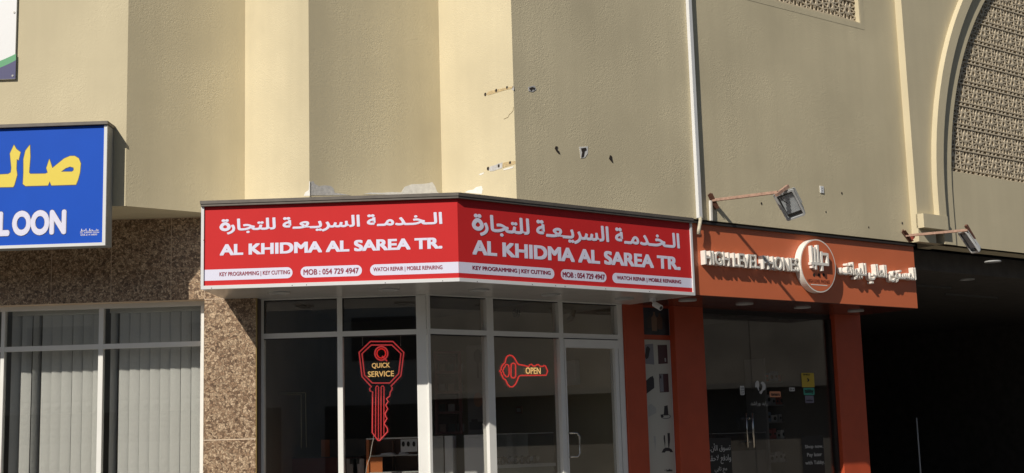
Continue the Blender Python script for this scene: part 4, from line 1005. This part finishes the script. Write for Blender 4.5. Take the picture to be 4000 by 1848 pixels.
vinyl('purple_sticker', 'dim purple grey payment sticker below the green one', 1462, 386, 1552, 462, mat('sticker_purple', (.16, .15, .20), .5), (('tabby', 1470, 425, 1542, 450, VB, .03, False),))
vinyl('orange_sticker', 'small orange and white payment sticker on middle of door', 1092, 342, 1208, 402, OST, (('tamara', 1105, 360, 1198, 388, VB, .03, False),))
vinyl('white_card_sticker', 'tiny white card sticker between the orange and green stickers', 1296, 302, 1354, 340, VW, (('24', 1302, 310, 1322, 332, VB, .03, False), ('00', 1330, 314, 1348, 328, VB, .02, False)))
tt = vinyl('calligraphy_sticker', 'small rounded white sticker with arabic script left of portrait decal', 786, 284, 832, 380, VW, (('سحب', 792, 300, 824, 318, VB, .01, True), ('ادفع', 792, 326, 826, 342, VB, .01, True), ('اسحب', 794, 348, 826, 366, VB, .01, True)))
# portrait decal: two plain head-dress outlines with script below
dcl = thing('portrait_decal', 'white line decal of two men in head scarves with arabic script below', 'decal', GR.P(*g6(980, 500)))
for l in ([(928,300),(930,258),(942,236),(958,230),(968,246),(972,280),(966,310),(972,340),(960,330),(948,300)], [(984,258),(998,240),(1018,246),(1034,270),(1040,300),(1034,326),(1010,336),(996,370),(984,368),(968,350),(986,340),(1000,320),(1004,290),(996,268)]):
    bm = tri_bm(); face(bm, [GR.P(*g6(x, y, STW), STW) for x, y in l]); obj('scarf_shape', bm, VW, dcl)
flat_text('decal_lettering', 'زايد وراشد'.replace('ز', 'ر'), VW, dcl, GR, g6(896, 470)[0], g6(1072, 470)[0], g6(980, 496)[1], g6(980, 444)[1], STW, .0, True)
# lettering seen high behind the door: reversed word on an inner panel
IN = GR.off(-1.7)
inn = thing('inner_sign_panel', 'dim panel high inside the phone shop with cropped dark lettering', 'sign', IN.P(*IN.pix(2730, 1280)))
a0, a1 = IN.pix(3005, 1225)[0], IN.pix(3215, 1225)[0]; c0, c1 = IN.pix(3100, 1395)[1], IN.pix(3100, 1225)[1]
B('panel_board', mat('dim_panel', (.22, .22, .21), .6), inn, IN, (a0, a1+.1, c0, c1, -.02, 0))
flat_text('panel_lettering', 'PNOHAI', BLACK, inn, IN, IN.pix(3010, 1230)[0], IN.pix(3160, 1230)[0], IN.pix(3100, 1252)[1], IN.pix(3100, 1226)[1], .001, .03)
# interior of phone shop: shelves with boxes
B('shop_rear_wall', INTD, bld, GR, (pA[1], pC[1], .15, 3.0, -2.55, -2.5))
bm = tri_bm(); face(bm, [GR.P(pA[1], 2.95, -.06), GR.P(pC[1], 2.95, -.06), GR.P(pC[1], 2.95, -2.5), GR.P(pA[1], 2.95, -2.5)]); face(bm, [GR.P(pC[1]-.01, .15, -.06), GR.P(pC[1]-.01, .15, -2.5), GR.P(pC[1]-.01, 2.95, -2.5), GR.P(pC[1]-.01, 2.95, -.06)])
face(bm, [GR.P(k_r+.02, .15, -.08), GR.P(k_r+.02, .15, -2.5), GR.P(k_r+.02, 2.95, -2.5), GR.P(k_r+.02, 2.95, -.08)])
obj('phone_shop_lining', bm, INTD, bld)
SH = GR.off(-1.1)
sh = thing('accessory_shelves', 'dim shelves of boxed phone accessories behind the right door pane', 'shelf', SH.P(*SH.pix(3050, 1800)))
sx0, sx1 = SH.pix(3000, 1600)[0], SH.pix(3225, 1600)[0]
GB = mat('shelf_grey', (.30, .30, .30), .5); BOXM = [mat('stock_white', (.80, .80, .78), .5), mat('stock_grey', (.42, .42, .43), .5), mat('stock_red', (.45, .10, .09), .5), mat('stock_blue', (.18, .25, .36), .5)]
B('shelf_side', GB, sh, SH, (sx0-.03, sx0, .2, 2.45, -.3, 0)); B('shelf_side', GB, sh, SH, (sx1, sx1+.03, .2, 2.45, -.3, 0)); B('shelf_back', INTD, sh, SH, (sx0, sx1, .2, 2.45, -.3, -.29))
prev = None
for r_, py in enumerate((1490, 1580, 1645, 1712, 1800, 1880)):
    z = SH.pix(3110, py)[1]; B('shelf_board', GB, sh, SH, (sx0, sx1, z-.012, z, -.289, -.0))
    x = sx0+.02; nb = 0
    while x < sx1-.09:
        w_ = random.choice((.06, .08, .05)); h_ = random.uniform(.07, .12); mm = random.choice(BOXM)
        nb += 1; st = thing('boxed_accessory', '%s accessory box, %s from left on the %s phone shop shelf' % (('white', 'grey', 'dull red', 'dark blue')[BOXM.index(mm)], 'zero first second third fourth fifth sixth seventh eighth ninth tenth eleventh twelfth thirteenth fourteenth'.split()[nb], 'highest second third fourth fifth lowest'.split()[r_]), 'box', SH.P(x, z), 'boxed accessories on the phone shop shelves')
        bm = tri_bm(); box(bm, SH, x, x+w_, z+.0005, z+h_, -.09, -.03); obj('carton', bm, mm, st)
        if w_ > .04: bm = tri_bm(); disc(bm, SH, x+w_/2, z+h_*.5, -.03, -.026, w_*.28, n=12); obj('window_cutout', bm, BLACK, st)
        x += w_ + random.uniform(.008, .04)
CT = GR.off(-.9)
a_ = CT.pix(2780, 1700)[0]; b_ = CT.pix(2990, 1700)[0]; z = CT.pix(2880, 1690)[1]
t = thing('phone_shop_counter', 'dim glass counter inside the phone shop behind left door pane', 'counter', CT.P(a_, .16))
B('counter_base', INTD, t, CT, (a_, b_, .16, z-.2, -.4, 0)); B('counter_glass', ACRY, t, CT, (a_, b_, z-.2, z-.01, -.006, 0)); B('counter_top', GB, t, CT, (a_, b_, z-.0095, z, -.4, .006))

# posters on the narrow bay
PP = GR.off(-.029)
def z7(x, y): return (2480+x/1.73, 1160+y/1.73)
def p7(x, y): return PP.pix(*z7(x, y))
t = thing('dark_poster', 'dark action poster of figures above the tall product poster', 'poster', PP.P(*p7(50, 250)))
u0, u1 = p7(48, 160)[0], p7(228, 160)[0]; v0, v1 = p7(140, 257)[1], p7(140, 76)[1]
B('poster_sheet', mat('dark_blue_print', (.022, .026, .036), .35, var=.7, vscale=6), t, PP, (u0, u1, v0, v1, 0, .006)); B('white_edge', ALU, t, PP, (u1+.0005, u1+.006, v0, v1, 0, .006))
for x, c, s_ in ((128, (.18, .11, .07), 1), (165, (.08, .035, .02), .85), (100, (.04, .03, .03), .7)):
    cu_, cv_ = p7(x, 160); bm = tri_bm(); h = .17*s_
    prism(bm, PP, [(cu_-.035, cv_-h*.6), (cu_-.04, cv_+h*.15), (cu_-.012, cv_+h*.32), (cu_-.012, cv_+h*.5), (cu_+.012, cv_+h*.5), (cu_+.012, cv_+h*.32), (cu_+.035, cv_+h*.15), (cu_+.03, cv_-h*.6)][::-1], .006, .0065+.0003*s_); obj('printed_figure', bm, mat('figure_print', c, .4), t)
u0, u1 = p7(66, 800)[0]-.0, p7(254, 800)[0]; v1 = p7(150, 291)[1]
t = thing('product_poster', 'tall grey green poster of phone cases, chargers and cables', 'poster', PP.P(u0, .6))
B('poster_sheet', POSTER, t, PP, (u0, u1, .5, v1, 0, .006)); B('white_edge', LGREY, t, PP, (u1+.0005, u1+.006, .5, v1, 0, .006)); B('dark_edge', BLACK, t, PP, (u1+.0065, u1+.018, .5, v1, -.0, .004))
PRD = mat('print_dark', (.022, .020, .024), .4); PRG = mat('print_grey', (.20, .20, .22), .4); PRR = mat('print_maroon', (.06, .022, .025), .4); PRL = mat('print_light', (.36, .36, .34), .4)
def shp(name, l, m, w=.0065):
    bm = tri_bm(); ps = [p7(*p) for p in l]; prism(bm, PP, ps, .006, w); obj(name, bm, m, t)
shp('case_print', [(66,322),(120,316),(128,458),(68,452)], PRG); shp('phone_print', [(72,345),(84,332),(100,350),(88,412),(72,422),(64,405)], PRD, .0072)
shp('phone_print', [(150,325),(214,324),(220,450),(156,454)], PRR); shp('camera_print', [(196,415),(206,412),(208,436),(200,440)], PRL, .0072)
shp('case_print', [(68,570),(100,542),(118,534),(126,555),(128,615),(76,655)], PRD)
shp('phone_print', [(160,520),(222,519),(228,643),(166,646)], PRR); shp('camera_print', [(164,524),(186,522),(192,640),(168,642)], PRG, .0072); shp('camera_print', [(166,530),(174,530),(175,552),(167,552)], PRD, .008)
shp('charger_print', [(86,735),(108,722),(140,750),(142,785),(110,800),(88,812)], PRL); shp('charger_print', [(196,738),(218,732),(224,800),(192,802)], PRD); shp('plug_print', [(170,796),(188,793),(192,812),(176,818)], PRD)
bm = tri_bm(); tube(bm, [PP.P(*p7(205+32*math.cos(a), 808+14*math.sin(a)), .008) for a in [2*math.pi*k/24 for k in range(24)]], .0025, 5, True); obj('cord_print', bm, PRD, t)
shp('cable_print', [(124,940),(136,940),(140,985),(133,1050),(131,990),(126,985)], PRL); shp('cable_print', [(192,935),(200,935),(203,985),(200,1020),(196,985),(191,960)], PRD); shp('cable_print', [(217,920),(233,920),(235,965),(229,1020),(224,1020),(220,980)], PRD)
shp('cable_coil_print', [(177,1052),(190,1028),(205,1018),(228,1020),(246,1030),(256,1050),(236,1050),(230,1042),(206,1042),(200,1052)], PRD)
flat_text('poster_lettering', 'belkin', PRD, t, PP, p7(210, 1172)[0], p7(250, 1172)[0], p7(230, 1180)[1], p7(230, 1163)[1], .0065, .04)
flat_text('poster_lettering', '+', PRG, t, PP, p7(195, 1172)[0], p7(207, 1172)[0], p7(200, 1182)[1], p7(200, 1162)[1], .0065, .0)

# ================================================================ small things on the wall
# white drain pipe
pu = WR.pix(2697, 400, .0)[0]
ppe = thing('white_drain_pipe', 'white rectangular drainpipe running down the wall at end of red sign', 'pipe', WR.P(pu, WB))
B('pipe_shaft', WHITE, ppe, WR, (pu, pu+.045, WB+.006, TOPZ, .001, .040), bevel=.003)
bm = tri_bm(); tube(bm, [WR.P(pu+.022, WB+.03, .02), WR.P(pu+.02, WB-.01, .035), WR.P(pu-.002, WB-.05, .045), WR.P(pu-.022, WB-.10, .05), WR.P(pu-.026, WB-.15, .045)], .017, 9); obj('flexible_tail', bm, mat('cream_flex', (.55, .50, .38), .7, var=.2, vscale=40), ppe, smooth=True)
# grey strip right of pipe
# small white plate
u, v = WR.pix(3209, 741)
t = thing('wall_plate', 'small white square cover plate on the rendered wall between the two floodlights', 'plate', WR.P(u, v)); B('plate_cover', WHITE, t, WR, (u-.028, u+.028, v-.036, v+.036, 0, .008), bevel=.002)
for dv in (-.012, .012): B('plate_screw', DARKM, t, WR, (u-.004, u+.004, v+dv-.004, v+dv+.004, .008, .0095))
# floodlights
def flood(label, base, ends, plate, tilt, armlen, edge):
    bu, bv = WR.pix(*base)
    t = thing('floodlight', label, 'floodlight', WR.P(bu, bv), 'floodlights on brackets over the shop signs')
    bm = tri_bm(); A, Bp = WR.P(*WR.pix(*plate[0]), .006), WR.P(*WR.pix(*plate[1]), .006); bar(bm, A, Bp, .045, .006, WR.N); bar(bm, A+WR.N*.02, Bp+WR.N*.02, .006, .04, WR.N); obj('wall_bracket', bm, RUSTD, t)
    tip = Vector(ends)
    bm = tri_bm(); bar(bm, WR.P(bu, bv, .0), tip, .026, .026); obj('arm', bm, RUST, t, bevel=.002)
    return t, tip, WR.P(bu, bv, 0)
def at_depth(px, py, fr, w):
    return fr.P(*fr.pix(px, py, w), w)
AL = .78
tip1 = at_depth(3038, 751, WR, AL)
t, tip, base = flood('rectangular floodlight with ribbed reflector on long arm beside the drainpipe', (2782, 783), tip1, ((2768, 758), (2796, 816)), 0, AL, 0)
bm = tri_bm(); q0, q1_ = WR.P(*WR.pix(2775, 784, .03), .03), WR.P(*WR.pix(2778, 862, .03), .03); bar(bm, q0, q1_, .022, .022); obj('conduit', bm, LETW, t)
c0 = at_depth(3032, 762, WR, AL); c1 = at_depth(3078, 727, WR, AL); bm = tri_bm(); bar(bm, c0, c1, .03, .03); obj('cross_bar', bm, RUST, t, bevel=.002)
ctr = at_depth(3086, 802, WR, AL-.03)
def head(t, ctr, lng, nrm, L_, W_, D_, front=True):
    lng = Vector(lng).normalized(); nrm = Vector(nrm); nrm = (nrm - lng*nrm.dot(lng)).normalized(); sht = nrm.cross(lng).normalized()
    def pt(a, b, c): return ctr + lng*a + sht*b + nrm*c
    def rr(a, b, r, c, k=5):
        o = []
        for sx, sy, a0 in ((1, 1, 0), (-1, 1, 90), (-1, -1, 180), (1, -1, 270)):
            for q in range(k+1):
                an = math.radians(a0+90*q/k); o.append(pt(sx*(a-r)+r*math.cos(an), sy*(b-r)+r*math.sin(an), c))
        return o
    bm = tri_bm(); loops = [rr(L_/2*.8, W_/2*.8, .02, -D_), rr(L_/2*.97, W_/2*.97, .02, -.02), rr(L_/2, W_/2, .02, -.012), rr(L_/2, W_/2, .02, .006), rr(L_/2-.015, W_/2-.015, .014, .006), rr(L_/2-.018, W_/2-.018, .014, -.004)]
    vl = [[bm.verts.new(p) for p in lp] for lp in loops]
    for a, b in zip(vl[:-1], vl[1:]):
        for k in range(len(a)): bm.faces.new((a[k], a[(k+1) % len(a)], b[(k+1) % len(a)], b[k]))
    bm.faces.new(vl[0][::-1]); obj('lamp_housing', bm, CASE, t)
    bm = tri_bm(); face(bm, rr(L_/2-.018, W_/2-.018, .014, -.045)); obj('lamp_cavity', bm, DARKM, t)
    bm = tri_bm()
    n_ = 11
    for k in range(n_):       # ribbed reflector: folded sheet
        b0_, b1_ = -W_/2*.72 + W_*.72*k/n_, -W_/2*.72 + W_*.72*(k+.5)/n_; b2_ = -W_/2*.72 + W_*.72*(k+1)/n_
        face(bm, [pt(-L_*.36, b0_, -.02), pt(L_*.30, b0_, -.02), pt(L_*.30, b1_, -.012), pt(-L_*.36, b1_, -.012)])
        face(bm, [pt(-L_*.36, b1_, -.012), pt(L_*.30, b1_, -.012), pt(L_*.30, b2_, -.02), pt(-L_*.36, b2_, -.02)])
    obj('ribbed_reflector', bm, mat('satin_reflector', (.60, .61, .61), .4, metal=.0, var=.1, vscale=30), t)
    bm = tri_bm(); face(bm, rr(L_/2-.016, W_/2-.016, .014, .001)); obj('lamp_glass', bm, ACRY, t)
    bm = tri_bm()
    for s_ in (-1, 1): bar(bm, pt(-L_*.5, s_*(W_/2+.008), -.02), pt(.02, s_*(W_/2+.008), -.02), .018, .004)
    bar(bm, pt(-L_*.5, -(W_/2+.01), -.02), pt(-L_*.5, W_/2+.01, -.02), .018, .004)
    obj('yoke', bm, CASE, t)
head(t, ctr, RIGHT*.50 - UPV*.86 + FWD*.25, -FWD*.8 - RIGHT*.45 - UPV*.15, .27, .185, .09)
bm = tri_bm(); tube(bm, [c0*.6+c1*.4, ctr*.35+c0*.65, ctr*.5+c0*.5+FWD*.02, ctr*.8+c0*.2], .004, 6); obj('power_lead', bm, BLACK, t)
WRp = WR.off(PW)
tip2 = at_depth(3781, 899, WRp, .62)
t, tip, base = flood('floodlight seen edge on, on a pink arm by the arch corbel', (3538, 921), tip2, ((3523, 902), (3555, 944)), 0, .6, 0)
c0 = at_depth(3773, 880, WRp, .62); c1 = at_depth(3806, 936, WRp, .62); bm = tri_bm(); bar(bm, c0, c1, .028, .028); obj('cross_bar', bm, RUSTD, t)
head(t, at_depth(3784, 948, WRp, .55), RIGHT*.56 - UPV*.82, -RIGHT*.80 - UPV*.52 - FWD*.12, .26, .185, .05)

# CCTV camera under the soffit
def at_z(px, py, z):
    r = FWD*FPX + RIGHT*(px-2000) - UPV*(py-924); t_ = (z-CAM.z)/r.z; return CAM + r*t_
P = at_z(2549, 1164, SBR-.008)
t = thing('security_camera', 'small white security camera hanging under the soffit above the posters', 'camera', P)
bm = tri_bm()
N = 20
tube(bm, [P+Vector((0, 0, .0)), P+Vector((0, 0, -.012)), P+Vector((0, 0, -.03))], .030, 16); obj('mount_base', bm, WHITE, t, smooth=False)
bm = tri_bm(); tube(bm, [P+Vector((0, 0, -.028)), P+Vector((.01, -.01, -.05)), P+Vector((.03, -.02, -.06))], .012, 8); obj('swivel_arm', bm, WHITE, t, smooth=True)
d = Vector((.55, -.55, -.45)).normalized(); q = P+Vector((.012, -.005, -.055)); bm = tri_bm(); tube(bm, [q, q+d*.09], .026, 16); obj('camera_body', bm, WHITE, t)
bm = tri_bm(); tube(bm, [q+d*.0902, q+d*.094], .018, 14); obj('lens', bm, BLACK, t)
# white pole in the passage
PQ = GR.off(-2.2)
a_, v1 = PQ.pix(3580, 1632); v0 = PQ.pix(3592, 1800)[1]
t = thing('thin_white_pole', 'thin white pole standing in the dark passage', 'pole', PQ.P(a_, .15)); bm = tri_bm(); tube(bm, [PQ.P(a_, .15), PQ.P(a_, v1)], .010, 8); obj('pole_shaft', bm, WHITE, t, smooth=True); bm = tri_bm(); disc(bm, PQ, a_, .17, -.05, .05, .05, .02, 16); obj('pole_foot', bm, DARKM, t)
# second blue-sign spotlight etc. is outside the frame

# ================================================================ street side behind the camera (seen only in the glass)
ob2 = thing('opposite_building', 'plain low building across the street, reflected in shop glass', 'building', (0, -30, 0))
bm = tri_bm(); F1 = Fr((0, -26), math.pi)
vbox(bm, [(-45, -30), (60, -30), (60, -26), (-45, -26)], 0, 8); obj('wall', bm, OPP, ob2)
for k in range(-5, 7):
    B('window', BLACK, ob2, Fr((k*6, -26), math.pi), (-1.2, 1.2, 4.6, 6.2, -.1, .03))
    B('shop_opening', BLACK, ob2, Fr((k*6, -26), math.pi), (-2.2, 2.2, .1, 3.0, -.1, .03))
ob3 = thing('side_street_building', 'plain building down the street, reflected in the slanted shop glass', 'building', (40, 8, 0))
bm = tri_bm(); vbox(bm, [(38, -24), (46, -24), (46, 34), (38, 34)], 0, 9); obj('wall', bm, mat('side_render', (.20, .18, .155), .9, var=.2, vscale=.8), ob3)
B('parapet', OPP, ob3, Fr((38, -24), math.pi/2), (0, 58, 9.0, 9.4, -.3, .2)); B('canopy', INTD, ob3, Fr((38, -24), -math.pi/2), (-58, 0, 3.2, 3.4, 0, 1.2))
bpy.data.objects.remove(_to); bpy.data.curves.remove(_tc)
bpy.data.objects.remove(bscr)
